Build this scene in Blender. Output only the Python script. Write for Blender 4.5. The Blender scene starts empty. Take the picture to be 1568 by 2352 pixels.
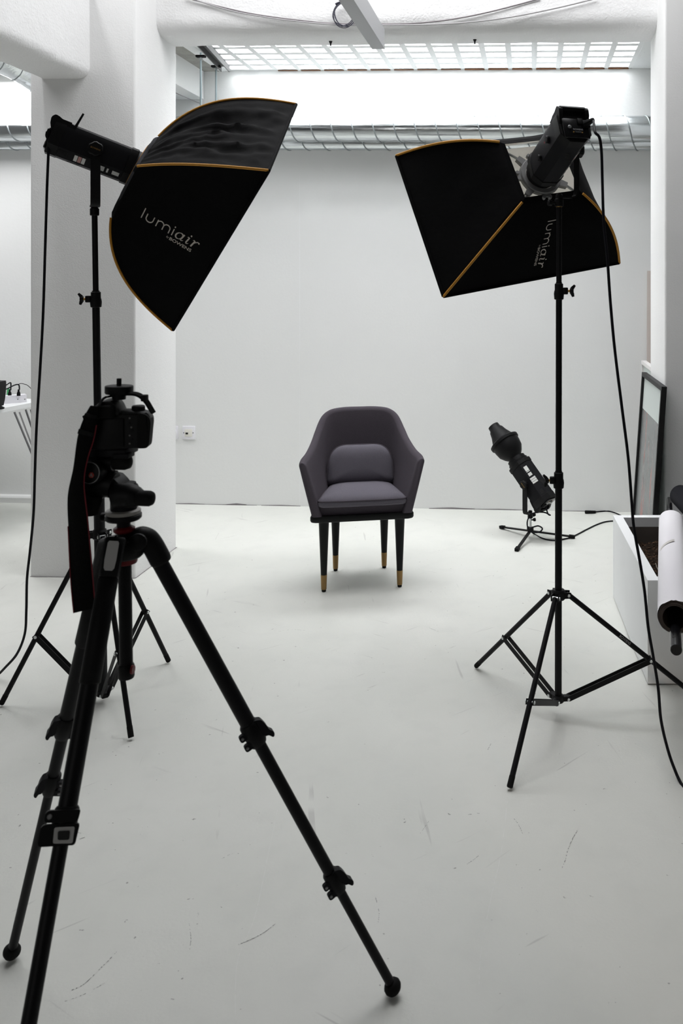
import bpy, bmesh, math, random
from mathutils import Vector, Matrix
from mathutils.bvhtree import BVHTree
from mathutils import noise as mnoise

random.seed(7)
S = bpy.context.scene
COL = S.collection
PI = math.pi

# ------------------------------------------------------------------ camera
F, CX, CY, EYE = 2000.0, 1128.0, 645.0, 1.5        # pixels of the 1568x2352 frame, eye height in metres
PSI = math.atan(0.046)
CS, SN = math.cos(PSI), math.sin(PSI)
cam_d = bpy.data.cameras.new('camera')
cam_d.sensor_fit = 'AUTO'
cam_d.sensor_width = 36
cam_d.lens = F / 2352 * 36
cam_d.shift_x = (784 - CX) / 2352
cam_d.shift_y = -(1176 - CY) / 2352
cam_d.clip_start = 0.05
cam_d.dof.use_dof = True
cam_d.dof.focus_distance = 4.2
cam_d.dof.aperture_fstop = 9.0
cam = bpy.data.objects.new('camera', cam_d)
COL.objects.link(cam)
cam.location = (0, 0, EYE)
cam.rotation_euler = (PI / 2, 0, PSI)
S.camera = cam

# ------------------------------------------------------------------ world, lights, exposure
wd = bpy.data.worlds.new('world')
S.world = wd
wd.use_nodes = True
wd.node_tree.nodes['Background'].inputs[0].default_value = (0.86, 0.93, 1.0, 1)
wd.node_tree.nodes['Background'].inputs[1].default_value = 0.05


def area(name, loc, rot, sx, sy, power, color=(1, 1, 1), spread=180):
    l = bpy.data.lights.new(name, 'AREA')
    l.shape = 'RECTANGLE'
    l.size, l.size_y = sx, sy
    l.energy = power
    l.color = color
    l.spread = math.radians(spread)
    o = bpy.data.objects.new(name, l)
    COL.objects.link(o)
    o.location = loc
    o.rotation_euler = rot
    return o


DAY = (0.985, 0.988, 1.0)
area('rooflight_right_bay', (-0.55, 3.65, 3.75), (0, 0, 0), 2.3, 1.2, 55, DAY)
area('mid_floor_fill', (-0.1, 2.95, 3.8), (0, 0, 0), 2.0, 0.7, 2.6, DAY, 48)  # added lamp that brightens the middle of the floor
area('rooflight_left_bay', (-3.35, 3.8, 4.0), (0, 0, 0), 1.2, 1.0, 24, DAY)
area('rooflight_strip', (-2.58, 3.3, 4.1), (0, 0, 0), 0.16, 1.2, 13, DAY)
area('pavement_light_left', (-3.6, 5.25, 2.86), (0, 0, 0), 1.4, 0.95, 36, DAY)
SKY_EMIT = 22.0
area('rear_fill', (-1.6, -2.3, 1.8), (math.radians(90), 0, 0), 2.2, 1.3, 12, (1.0, 0.985, 0.96))  # added fill from behind the camera, lifts the pillar fronts
sp_ = bpy.data.lights.new('low_sun_patch', 'SPOT')
sp_.energy = 75
sp_.color = (1.0, 0.80, 0.62)
sp_.spot_size = math.radians(15)
sp_.spot_blend = 0.7
sp_.shadow_soft_size = 0.05
sp_o = bpy.data.objects.new('low_sun_patch', sp_)
COL.objects.link(sp_o)
sp_o.location = (2.2, -1.9, 1.9)
sp_o.rotation_euler = (Vector((0.42, 2.35, 0)) - sp_o.location).to_track_quat('-Z', 'Y').to_euler()

S.view_settings.view_transform = 'Standard'
S.view_settings.look = 'None'
S.view_settings.exposure = 0.0
S.view_settings.gamma = 1.0
S.view_settings.use_curve_mapping = False
S.cycles.use_denoising = True
S.cycles.max_bounces = 12
S.cycles.diffuse_bounces = 8

# ------------------------------------------------------------------ picture -> place helpers


def W(x, d, z):
    return Vector((x * CS - d * SN, x * SN + d * CS, z))


def V(x, d, z):
    return W(x, d, z)


def P(px, py, d):
    return W((px - CX) / F * d, d, EYE + (CY - py) / F * d)


def G(px, py, z=0.0):
    d = (EYE - z) * F / (py - CY)
    return W((px - CX) / F * d, d, z)


def depth(p):
    return -p.x * SN + p.y * CS


def PYP(px, py, Y):
    k = (px - CX) / F
    d = Y / (k * SN + CS)
    return P(px, py, d)


# ------------------------------------------------------------------ materials
def mat(name, col, rough=0.6, metal=0.0, bump=None, spec=0.5, var=None, emit=None, bump2=None):
    m = bpy.data.materials.new(name)
    m.use_nodes = True
    nt = m.node_tree
    b = nt.nodes['Principled BSDF']
    b.inputs['Base Color'].default_value = (*col, 1)
    b.inputs['Roughness'].default_value = rough
    b.inputs['Metallic'].default_value = metal
    b.inputs['Specular IOR Level'].default_value = spec
    tc = nt.nodes.new('ShaderNodeTexCoord')
    if var:
        sc, amt = var
        n = nt.nodes.new('ShaderNodeTexNoise')
        n.inputs['Scale'].default_value = sc
        n.inputs['Detail'].default_value = 6
        nt.links.new(tc.outputs['Object'], n.inputs['Vector'])
        r = nt.nodes.new('ShaderNodeMix')
        r.data_type = 'RGBA'
        r.inputs[6].default_value = (*[c * (1 - amt) for c in col], 1)
        r.inputs[7].default_value = (*[min(1, c * (1 + amt)) for c in col], 1)
        nt.links.new(n.outputs['Fac'], r.inputs[0])
        nt.links.new(r.outputs[2], b.inputs['Base Color'])
    prev = None
    for bp in (bump, bump2):
        if bp:
            sc, st = bp
            n = nt.nodes.new('ShaderNodeTexNoise')
            n.inputs['Scale'].default_value = sc
            n.inputs['Detail'].default_value = 4
            nt.links.new(tc.outputs['Object'], n.inputs['Vector'])
            bm_ = nt.nodes.new('ShaderNodeBump')
            bm_.inputs['Strength'].default_value = st
            bm_.inputs['Distance'].default_value = 0.01
            nt.links.new(n.outputs['Fac'], bm_.inputs['Height'])
            if prev:
                nt.links.new(prev.outputs[0], bm_.inputs['Normal'])
            nt.links.new(bm_.outputs[0], b.inputs['Normal'])
            prev = bm_
    if emit:
        b.inputs['Emission Color'].default_value = (*emit[0], 1)
        b.inputs['Emission Strength'].default_value = emit[1]
    return m


M = {}
M['wall'] = mat('painted_wall', (0.80, 0.805, 0.80), 0.75, bump=(60, 0.06), spec=0.2, var=(1.3, 0.012))
M['pillar'] = mat('rough_painted_plaster', (0.80, 0.80, 0.797), 0.8, bump=(190, 0.16), bump2=(9, 0.15), spec=0.2)
M['beam'] = mat('rough_beam_plaster', (0.81, 0.81, 0.81), 0.8, bump=(90, 0.3), bump2=(11, 0.6), spec=0.2)
M['concrete'] = mat('raw_concrete', (0.33, 0.325, 0.30), 0.9, bump=(40, 0.4), var=(9, 0.4), spec=0.2)
M['ceiling'] = mat('white_ceiling', (0.8, 0.8, 0.8), 0.8)
M['dimwall'] = mat('grey_far_wall', (0.22, 0.22, 0.22), 0.8)
M['black'] = mat('black_plastic', (0.005, 0.005, 0.0055), 0.5, bump=(400, 0.05), spec=0.16)
M['black_matt'] = mat('black_matt_paint', (0.004, 0.004, 0.0045), 0.6, spec=0.15)
M['black_gloss'] = mat('black_gloss_tube', (0.006, 0.006, 0.007), 0.2, spec=0.35)
M['anod'] = mat('black_anodised_tube', (0.0045, 0.0045, 0.0055), 0.46, spec=0.16)
M['rubber'] = mat('black_rubber', (0.006, 0.006, 0.006), 0.75, spec=0.15)
M['dgrey'] = mat('dark_grey_plastic', (0.009, 0.009, 0.0105), 0.5, bump=(500, 0.05), spec=0.09)
M['midgrey'] = mat('grey_pad', (0.45, 0.445, 0.435), 0.6)
M['lightgrey'] = mat('light_grey_ring', (0.28, 0.27, 0.25), 0.5)
M['castgrey'] = mat('cast_alloy', (0.21, 0.21, 0.21), 0.45, metal=0.3)
M['steel'] = mat('bright_steel', (0.6, 0.62, 0.62), 0.3, metal=1.0)
M['brass'] = mat('brass', (0.42, 0.25, 0.08), 0.4, metal=0.8)
M['gold'] = mat('brushed_gold_ferrule', (0.27, 0.165, 0.06), 0.42, metal=0.6, bump=(250, 0.05))
M['red'] = mat('dark_red_anodised', (0.13, 0.004, 0.006), 0.45, spec=0.2)
M['redlogo'] = mat('red_badge', (0.35, 0.03, 0.02), 0.5)
M['redtrim'] = mat('red_strap_edge', (0.16, 0.004, 0.012), 0.7)
M['strap'] = mat('black_webbing', (0.004, 0.004, 0.004), 0.9, bump=(300, 0.2), spec=0.1)
M['softblack'] = mat('black_softbox_nylon', (0.0042, 0.0042, 0.0046), 0.8, bump=(35, 0.12), bump2=(700, 0.1), spec=0.07)
M['softgrey'] = mat('dark_grey_cloth', (0.046, 0.046, 0.050), 0.85, bump=(500, 0.3), spec=0.08)
M['orange'] = mat('orange_piping', (0.52, 0.235, 0.018), 0.65)
M['lining'] = mat('white_softbox_lining', (0.78, 0.76, 0.72), 0.7)
M['print'] = mat('light_grey_print', (0.52, 0.48, 0.43), 0.7)
M['tinyprint'] = mat('white_print', (0.35, 0.35, 0.36), 0.6)
M['sticker'] = mat('white_sticker', (0.62, 0.62, 0.60), 0.5)
M['pinksticker'] = mat('pink_sticker', (0.45, 0.24, 0.22), 0.5)
M['fabric'] = mat('purple_grey_upholstery', (0.076, 0.066, 0.079), 0.95, bump=(900, 0.25), var=(520, 0.40), spec=0.15)
M['fabric_light'] = mat('grey_cushion_upholstery', (0.125, 0.116, 0.138), 0.95, bump=(900, 0.25), var=(520, 0.40), spec=0.15)
M['blackwood'] = mat('black_stained_wood', (0.009, 0.010, 0.010), 0.5, bump=(90, 0.05), spec=0.18)
M['planter'] = mat('white_fibreglass', (0.86, 0.87, 0.88), 0.55, bump=(30, 0.08), var=(3.5, 0.05), spec=0.3)
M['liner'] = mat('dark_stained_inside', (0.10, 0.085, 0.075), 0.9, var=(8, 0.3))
M['soil'] = mat('dark_soil', (0.022, 0.015, 0.011), 1.0, var=(60, 0.8), bump=(90, 1.0), spec=0.1)
M['chip'] = mat('bark_chip', (0.09, 0.055, 0.036), 0.95, var=(40, 0.5), spec=0.1)
M['straw'] = mat('pale_straw', (0.55, 0.50, 0.42), 0.9)
M['paper'] = mat('white_backdrop_paper', (0.86, 0.84, 0.875), 0.8, bump=(25, 0.08), spec=0.2)
M['cardboard'] = mat('dark_cardboard_core', (0.045, 0.032, 0.026), 0.85)
M['tape'] = mat('clear_tape', (0.66, 0.63, 0.60), 0.35)
M['blackpaper'] = mat('black_backdrop_paper', (0.010, 0.010, 0.014), 0.75, spec=0.15)
M['frame_top'] = mat('black_frame_wood', (0.010, 0.010, 0.0105), 0.5, spec=0.25)
M['artgrey'] = None
M['mount'] = mat('pale_mount_board', (0.55, 0.60, 0.58), 0.5)
M['whitewood'] = mat('white_frame_wood', (0.72, 0.70, 0.69), 0.6)
M['board'] = mat('beige_board', (0.62, 0.55, 0.51), 0.8)
M['plastic'] = mat('white_plastic', (0.80, 0.79, 0.83), 0.4)
M['cream'] = mat('cream_plastic', (0.78, 0.76, 0.70), 0.45)
M['dark'] = mat('dark_hole', (0.01, 0.01, 0.01), 0.8)
M['tabletop'] = mat('white_laminate', (0.82, 0.83, 0.84), 0.4)
M['chrome'] = mat('chrome', (0.26, 0.26, 0.27), 0.22, metal=1.0)
M['speaker'] = mat('speaker_grille', (0.10, 0.085, 0.095), 0.9, bump=(500, 0.4))
M['green'] = mat('green_plastic', (0.05, 0.35, 0.12), 0.5)
M['trunk'] = mat('grey_trunking', (0.46, 0.465, 0.48), 0.55, bump=(200, 0.05))
M['channel'] = mat('grey_strut_channel', (0.12, 0.12, 0.12), 0.5, metal=0.4)
M['rod'] = mat('zinc_threaded_rod', (0.32, 0.38, 0.40), 0.4, metal=0.7)
M['wood'] = mat('pale_timber', (0.50, 0.42, 0.26), 0.8)
M['wire'] = mat('grey_wire', (0.22, 0.20, 0.21), 0.6)
M['wirelight'] = mat('pale_cable', (0.42, 0.41, 0.42), 0.6)
M['wiredark'] = mat('dark_wire', (0.03, 0.03, 0.05), 0.6)
M['cable'] = mat('black_cable', (0.006, 0.006, 0.009), 0.55, spec=0.15)
M['grid'] = None
M['rust'] = mat('rust_stain', (0.16, 0.07, 0.03), 0.95)


def mat_glow():
    m = bpy.data.materials.new('glowing_glass_block')
    m.use_nodes = True
    nt = m.node_tree
    b = nt.nodes['Principled BSDF']
    b.inputs['Base Color'].default_value = (0.85, 0.88, 0.9, 1)
    b.inputs['Roughness'].default_value = 0.25
    b.inputs['Emission Color'].default_value = (0.985, 0.99, 1, 1)
    b.inputs['Emission Strength'].default_value = SKY_EMIT
    return m


def mat_grid():
    m = mat('speckled_white_ribs', (0.82, 0.83, 0.83), 0.8, spec=0.2)
    nt = m.node_tree
    b = nt.nodes['Principled BSDF']
    tc = nt.nodes.new('ShaderNodeTexCoord')
    n = nt.nodes.new('ShaderNodeTexNoise')
    n.inputs['Scale'].default_value = 75
    n.inputs['Detail'].default_value = 3
    n.inputs['Roughness'].default_value = 0.7
    r = nt.nodes.new('ShaderNodeValToRGB')
    r.color_ramp.elements[0].position = 0.67
    r.color_ramp.elements[0].color = (0.84, 0.85, 0.85, 1)
    r.color_ramp.elements[1].position = 0.72
    r.color_ramp.elements[1].color = (0.06, 0.06, 0.07, 1)
    nt.links.new(tc.outputs['Object'], n.inputs['Vector'])
    nt.links.new(n.outputs['Fac'], r.inputs[0])
    nt.links.new(r.outputs[0], b.inputs['Base Color'])
    return m


def mat_galv():
    m = mat('galvanised_steel', (0.68, 0.715, 0.73), 0.16, metal=1.0)
    nt = m.node_tree
    L = nt.links.new
    b = nt.nodes['Principled BSDF']
    tc = nt.nodes.new('ShaderNodeTexCoord')
    mp = nt.nodes.new('ShaderNodeMapping')
    mp.inputs['Scale'].default_value = (1.2, 14, 14)
    L(tc.outputs['Object'], mp.inputs[0])
    n = nt.nodes.new('ShaderNodeTexNoise')
    n.inputs['Scale'].default_value = 2.2
    n.inputs['Detail'].default_value = 5
    L(mp.outputs[0], n.inputs['Vector'])
    r = nt.nodes.new('ShaderNodeMapRange')
    r.inputs[1].default_value = 0.3
    r.inputs[2].default_value = 0.7
    r.inputs[3].default_value = 0.10
    r.inputs[4].default_value = 0.24
    L(n.outputs['Fac'], r.inputs[0])
    L(r.outputs[0], b.inputs['Roughness'])
    bp = nt.nodes.new('ShaderNodeBump')
    bp.inputs['Strength'].default_value = 0.25
    bp.inputs['Distance'].default_value = 0.01
    L(n.outputs['Fac'], bp.inputs['Height'])
    L(bp.outputs[0], b.inputs['Normal'])
    return m


def mat_floor():
    m = bpy.data.materials.new('painted_concrete_floor')
    m.use_nodes = True
    nt = m.node_tree
    L = nt.links.new
    b = nt.nodes['Principled BSDF']
    b.inputs['Specular IOR Level'].default_value = 0.35
    tc = nt.nodes.new('ShaderNodeTexCoord')

    def noise(scale, detail=5, rough=0.55, stretch=None, rot=0.0, dist=0.0):
        m0 = nt.nodes.new('ShaderNodeMapping')
        m0.inputs['Rotation'].default_value = (0, 0, rot)
        L(tc.outputs['Object'], m0.inputs[0])
        mp = nt.nodes.new('ShaderNodeMapping')
        mp.inputs['Scale'].default_value = stretch or (1, 1, 1)
        L(m0.outputs[0], mp.inputs[0])
        n = nt.nodes.new('ShaderNodeTexNoise')
        n.inputs['Scale'].default_value = scale
        n.inputs['Detail'].default_value = detail
        n.inputs['Roughness'].default_value = rough
        n.inputs['Distortion'].default_value = dist
        L(mp.outputs[0], n.inputs['Vector'])
        return n.outputs['Fac']

    def ramp(f, a, bb):
        r = nt.nodes.new('ShaderNodeMapRange')
        r.clamp = True
        r.inputs[1].default_value = a
        r.inputs[2].default_value = bb
        L(f, r.inputs[0])
        return r.outputs[0]

    def mul(a, bv):
        x = nt.nodes.new('ShaderNodeMath')
        x.operation = 'MULTIPLY'
        L(a, x.inputs[0])
        if isinstance(bv, float):
            x.inputs[1].default_value = bv
        else:
            L(bv, x.inputs[1])
        return x.outputs[0]

    def mix(fac, c1, c2):
        x = nt.nodes.new('ShaderNodeMix')
        x.data_type = 'RGBA'
        L(fac, x.inputs[0])
        for i, c in ((6, c1), (7, c2)):
            if isinstance(c, tuple):
                x.inputs[i].default_value = (*c, 1)
            else:
                L(c, x.inputs[i])
        return x.outputs[2]
    base = mix(ramp(noise(1.6, 6), 0.3, 0.7), (0.655, 0.665, 0.625), (0.70, 0.705, 0.67))
    base = mix(mul(ramp(noise(9, 6), 0.5, 0.8), 0.35), base, (0.58, 0.59, 0.56))
    # scuffs: short thin marks that run in a few directions, and small specks
    for k, (rot, sc, lo) in enumerate(((0.5, 2.6, 0.70), (-0.7, 3.1, 0.715), (1.3, 2.2, 0.70), (2.3, 3.6, 0.72))):
        line = noise(sc, 2, 0.5, (1.0, 16.0, 1), rot, 0.25)
        patch = noise(3.1 + k, 2, 0.5, None, k * 1.1)
        fac = mul(mul(ramp(line, lo, lo + 0.035), ramp(patch, 0.5, 0.62)), 0.3)
        base = mix(fac, base, (0.26, 0.25, 0.25))
    base = mix(mul(ramp(noise(55, 2), 0.745, 0.79), 0.7), base, (0.13, 0.12, 0.12))
    L(base, b.inputs['Base Color'])
    rr = nt.nodes.new('ShaderNodeMapRange')
    rr.inputs[3].default_value = 0.42
    rr.inputs[4].default_value = 0.62
    L(noise(4, 5), rr.inputs[0])
    L(rr.outputs[0], b.inputs['Roughness'])
    bp = nt.nodes.new('ShaderNodeBump')
    bp.inputs['Strength'].default_value = 0.08
    bp.inputs['Distance'].default_value = 0.01
    L(noise(120, 4), bp.inputs['Height'])
    L(bp.outputs[0], b.inputs['Normal'])
    return m


def mat_art():
    m = mat('abstract_red_and_grey_print', (0.2, 0.2, 0.2), 0.25)
    nt = m.node_tree
    L = nt.links.new
    b = nt.nodes['Principled BSDF']
    tc = nt.nodes.new('ShaderNodeTexCoord')
    mp = nt.nodes.new('ShaderNodeMapping')
    mp.inputs['Scale'].default_value = (6, 6, 1.3)
    L(tc.outputs['Object'], mp.inputs[0])
    n = nt.nodes.new('ShaderNodeTexNoise')
    n.inputs['Scale'].default_value = 1.6
    n.inputs['Detail'].default_value = 7
    n.inputs['Roughness'].default_value = 0.62
    L(mp.outputs[0], n.inputs['Vector'])
    r = nt.nodes.new('ShaderNodeValToRGB')
    e = r.color_ramp.elements
    e[0].position, e[0].color = 0.53, (0.155, 0.165, 0.165, 1)
    e[1].position, e[1].color = 0.64, (0.33, 0.13, 0.12, 1)
    x = e.new(0.59)
    x.color = (0.20, 0.17, 0.165, 1)
    L(n.outputs['Fac'], r.inputs[0])
    L(r.outputs[0], b.inputs['Base Color'])
    return m


def mat_sheer():
    m = bpy.data.materials.new('translucent_white_diffuser')
    m.use_nodes = True
    nt = m.node_tree
    d = nt.nodes.new('ShaderNodeBsdfDiffuse')
    d.inputs[0].default_value = (0.85, 0.84, 0.82, 1)
    t_ = nt.nodes.new('ShaderNodeBsdfTranslucent')
    t_.inputs[0].default_value = (0.95, 0.93, 0.90, 1)
    x = nt.nodes.new('ShaderNodeMixShader')
    x.inputs[0].default_value = 0.65
    nt.links.new(d.outputs[0], x.inputs[1])
    nt.links.new(t_.outputs[0], x.inputs[2])
    nt.links.new(x.outputs[0], nt.nodes['Material Output'].inputs['Surface'])
    return m


M['sheer'] = mat_sheer()
M['glow'] = mat_glow()
M['grid'] = mat_grid()
M['galv'] = mat_galv()
M['seam'] = mat('dull_seam_steel', (0.34, 0.37, 0.38), 0.45, metal=0.8)
M['coffer'] = mat('shaded_coffer_sides', (0.42, 0.43, 0.43), 0.9, spec=0.1)  # darker than the ribs: dimness inside the coffers put into the colour
M['floor'] = mat_floor()
M['artgrey'] = mat_art()


# ------------------------------------------------------------------ mesh builder
def basis(axis, hint=None):
    a = axis.normalized()
    h = hint or (Vector((0, 0, 1)) if abs(a.z) < 0.9 else Vector((1, 0, 0)))
    u = h.cross(a).normalized()
    v = a.cross(u).normalized()
    return a, u, v


class MB:
    def __init__(self):
        self.v = []
        self.f = []
        self.M = None

    def _p(self, p):
        p = Vector(p)
        return self.M @ p if self.M else p

    def raw(self, vs, fs):
        o = len(self.v)
        self.v += [self._p(p) for p in vs]
        self.f += [tuple(i + o for i in f) for f in fs]
        return self

    def box(self, c, s, bev=0.0, rot=None):
        c = Vector(c)
        hx, hy, hz = s[0] / 2, s[1] / 2, s[2] / 2
        if bev <= 0:
            vs = [Vector((x * hx, y * hy, z * hz)) for x in (-1, 1) for y in (-1, 1) for z in (-1, 1)]
            fs = [(0, 1, 3, 2), (4, 6, 7, 5), (0, 4, 5, 1), (2, 3, 7, 6), (0, 2, 6, 4), (1, 5, 7, 3)]
        else:
            b = bmesh.new()
            bmesh.ops.create_cube(b, size=1)
            for v in b.verts:
                v.co = Vector((v.co.x * s[0], v.co.y * s[1], v.co.z * s[2]))
            bmesh.ops.bevel(b, geom=b.edges[:], offset=bev, segments=2, affect='EDGES', profile=0.5)
            b.verts.index_update()
            vs = [v.co.copy() for v in b.verts]
            fs = [tuple(v.index for v in f.verts) for f in b.faces]
            b.free()
        if rot:
            vs = [rot @ v for v in vs]
        return self.raw([v + c for v in vs], fs)

    def prism(self, poly, d):
        """poly: 3D points of one cap, d: extrusion vector"""
        n = len(poly)
        d = Vector(d)
        vs = [Vector(p) for p in poly] + [Vector(p) + d for p in poly]
        fs = [tuple(range(n))[::-1], tuple(range(n, 2 * n))]
        for i in range(n):
            j = (i + 1) % n
            fs.append((i, j, n + j, n + i))
        return self.raw(vs, fs)

    def rings(self, rings, cap=True, closed=True):
        n = len(rings[0])
        vs = [p for r in rings for p in r]
        fs = []
        for k in range(len(rings) - 1):
            for i in range(n if closed else n - 1):
                j = (i + 1) % n
                fs.append((k * n + i, k * n + j, (k + 1) * n + j, (k + 1) * n + i))
        if cap:
            fs.append(tuple(range(n))[::-1])
            fs.append(tuple((len(rings) - 1) * n + i for i in range(n)))
        return self.raw(vs, fs)

    def lathe(self, prof, o, axis, n=20, cap=True):
        """prof: (r, t) along the axis from o"""
        a, u, v = basis(Vector(axis))
        o = Vector(o)
        rs = []
        for r, t in prof:
            rs.append([o + a * t + (u * math.cos(2 * PI * i / n) + v * math.sin(2 * PI * i / n)) * max(r, 1e-4) for i in range(n)])
        return self.rings(rs, cap)

    def rod(self, p0, p1, r0, r1=None, n=14, bev=0.0):
        p0, p1 = Vector(p0), Vector(p1)
        r1 = r0 if r1 is None else r1
        l = (p1 - p0).length
        if bev:
            pr = [(r0 - bev, 0), (r0, bev), (r1, l - bev), (r1 - bev, l)]
        else:
            pr = [(r0, 0), (r1, l)]
        return self.lathe(pr, p0, p1 - p0, n)

    def tube(self, pts, r, n=8, cyc=False):
        pts = [Vector(p) for p in pts]
        m = len(pts)
        rs = []
        u = None
        for i, p in enumerate(pts):
            if cyc:
                t = pts[(i + 1) % m] - pts[i - 1]
            else:
                t = pts[min(i + 1, m - 1)] - pts[max(i - 1, 0)]
            t = t.normalized()
            if u is None:
                _, u, v = basis(t)
            else:
                u = (u - t * u.dot(t)).normalized()
            v = t.cross(u)
            rr = r[i] if isinstance(r, (list, tuple)) else r
            rs.append([p + (u * math.cos(2 * PI * k / n) + v * math.sin(2 * PI * k / n)) * rr for k in range(n)])
        if cyc:
            rs.append(rs[0])
        return self.rings(rs, not cyc)

    def grid(self, fn, nu, nv):
        vs = [fn(i / nu, j / nv) for j in range(nv + 1) for i in range(nu + 1)]
        fs = []
        for j in range(nv):
            for i in range(nu):
                a = j * (nu + 1) + i
                fs.append((a, a + 1, a + nu + 2, a + nu + 1))
        return self.raw(vs, fs)

    def slab(self, fn, nu, nv, off):
        """closed thin sheet: fn(u,v) and the same surface shifted by off(u,v)"""
        o = len(self.v)
        self.grid(fn, nu, nv)
        self.grid(lambda u, v: fn(u, v) + off(u, v), nu, nv)
        n = (nu + 1) * (nv + 1)
        per = [i for i in range(nu + 1)] + [j * (nu + 1) + nu for j in range(1, nv + 1)] + \
              [nv * (nu + 1) + i for i in range(nu - 1, -1, -1)] + [j * (nu + 1) for j in range(nv - 1, 0, -1)]
        for i in range(len(per)):
            a, b = per[i], per[(i + 1) % len(per)]
            self.f.append((o + a, o + b, o + n + b, o + n + a))
        return self

    def build(self, name, m, parent=None, smooth=35, kind=None):
        if parent is not None:
            org = parent['_o'] if '_o' in parent else (0, 0, 0)
        else:
            xs = [sum((v[i] for v in self.v)) / len(self.v) for i in range(3)]
            xs[2] = min(v.z for v in self.v)
            org = xs
        org = Vector(org)
        me = bpy.data.meshes.new(name)
        me.from_pydata([v - org for v in self.v], [], self.f)
        b = bmesh.new()
        b.from_mesh(me)
        bmesh.ops.recalc_face_normals(b, faces=b.faces[:])
        b.to_mesh(me)
        b.free()
        me.materials.append(M[m] if isinstance(m, str) else m)
        if smooth:
            me.shade_smooth()
            me.set_sharp_from_angle(angle=math.radians(smooth))
        o = bpy.data.objects.new(name, me)
        COL.objects.link(o)
        if parent is not None:
            o.parent = parent
        else:
            o.location = org
        o['_o'] = tuple(org)
        if kind:
            o['kind'] = kind
        return o


def tag(o, label, cat, group=None, kind=None):
    o['label'] = label
    o['category'] = cat
    if group:
        o['group'] = group
    if kind:
        o['kind'] = kind
    return o


def thing(name, label, cat, loc, group=None):
    o = bpy.data.objects.new(name, None)
    COL.objects.link(o)
    o.empty_display_size = 0.05
    o.location = loc
    o['_o'] = tuple(loc)
    return tag(o, label, cat, group)


def cr(pts, n=8, cyc=False):
    """Catmull-Rom through points"""
    pts = [Vector(p) for p in pts]
    m = len(pts)
    out = []
    for i in range(m if cyc else m - 1):
        g = lambda k: pts[k % m] if cyc else pts[max(0, min(m - 1, k))]
        p0, p1, p2, p3 = g(i - 1), g(i), g(i + 1), g(i + 2)
        for k in range(n):
            t = k / n
            out.append(0.5 * ((2 * p1) + (p2 - p0) * t + (2 * p0 - 5 * p1 + 4 * p2 - p3) * t * t + (3 * p1 - p0 - 3 * p2 + p3) * t ** 3))
    if not cyc:
        out.append(pts[-1])
    return out


def text_mesh(s, size=1.0, shear=0.0, bold=0.0):
    c = bpy.data.curves.new('t', 'FONT')
    c.body = s
    c.size = size
    c.shear = shear
    c.offset = bold
    c.resolution_u = 3
    o = bpy.data.objects.new('t', c)
    COL.objects.link(o)
    bpy.context.view_layer.update()
    me = bpy.data.meshes.new_from_object(o.evaluated_get(bpy.context.evaluated_depsgraph_get()))
    vs = [v.co.copy() for v in me.vertices]
    fs = [tuple(p.vertices) for p in me.polygons]
    bpy.data.objects.remove(o)
    bpy.data.curves.remove(c)
    bpy.data.meshes.remove(me)
    return vs, fs


# ------------------------------------------------------------------ THE SETTING
def struct(o, label, cat):
    return tag(o, label, cat, kind='structure')


XL, XR, YB = -5.2, 2.4, -2.4
struct(MB().box(((XL + XR) / 2, 1.9, -0.05), (XR - XL, 8.8, 0.1)).build('floor', 'floor', smooth=0),
       'pale grey painted concrete floor with scuff marks', 'floor')
A, B = G(402, 1157.5), G(1444, 1176.5)
WD = (B - A).normalized()                    # direction of the back wall
WN = Vector((WD.y, -WD.x, 0))                # its normal, towards the room


def wallpt(x, z, off=0.0):
    p = A + WD * ((x - A.x) / WD.x) + WN * off
    return Vector((p.x, p.y, z))


def PW(px, py, off=0.0):
    """point on the back wall seen at a pixel, off metres in front of it"""
    d = P(px, py, 1.0) - cam.location
    a = A + WN * off
    t = (a - cam.location).dot(WN) / d.dot(WN)
    return cam.location + d * t


wb = MB().prism([wallpt(XL, -0.05), wallpt(XR, -0.05), wallpt(XR, 4.3), wallpt(XL, 4.3)], -WN * 0.15).build('wall_back', 'wall', smooth=0)
struct(wb, 'long plain white back wall behind the grey armchair', 'wall')
q = PW(688, 700)
MB().box(wallpt(q.x, 1.1, 0.0002), (0.0012, 0.001, 2.2)).build('panel_joint', 'planter', wb, smooth=0)
m_ = MB()
for x0, x1, h in ((402, 470, .006), (470, 590, .004), (520, 566, .012), (600, 690, .006), (985, 1090, .010), (1090, 1200, .006), (1290, 1400, .005)):
    p0, p1 = PW(x0, 1150), PW(x1, 1150)
    m_.prism([wallpt(p0.x, 0, .001), wallpt(p1.x, 0, .001), wallpt(p1.x, h * .5, .001), wallpt((p0.x + p1.x) / 2, h, .001), wallpt(p0.x, h * .4, .001)], WN * 0.002)
m_.build('floor_gap', 'wire', wb, smooth=0)
for nm, c, s in (('wall_left', (XL - .05, 1.7, 2.1), (.1, 8.4, 4.4)), ('wall_right', (XR + .05, 1.7, 2.1), (.1, 8.4, 4.4)), ('wall_rear', ((XL + XR) / 2, YB - .05, 2.1), (XR - XL + .2, .1, 4.4))):
    struct(MB().box(c, s).build(nm, 'dimwall', smooth=0), 'grey wall on the %s side of the studio' % nm[5:], 'wall')
struct(MB().box(((XL + XR) / 2, 1.9, 4.35), (XR - XL, 8.6, .1)).build('ceiling', 'dimwall', smooth=0), 'grey ceiling high above the beams', 'ceiling')


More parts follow.
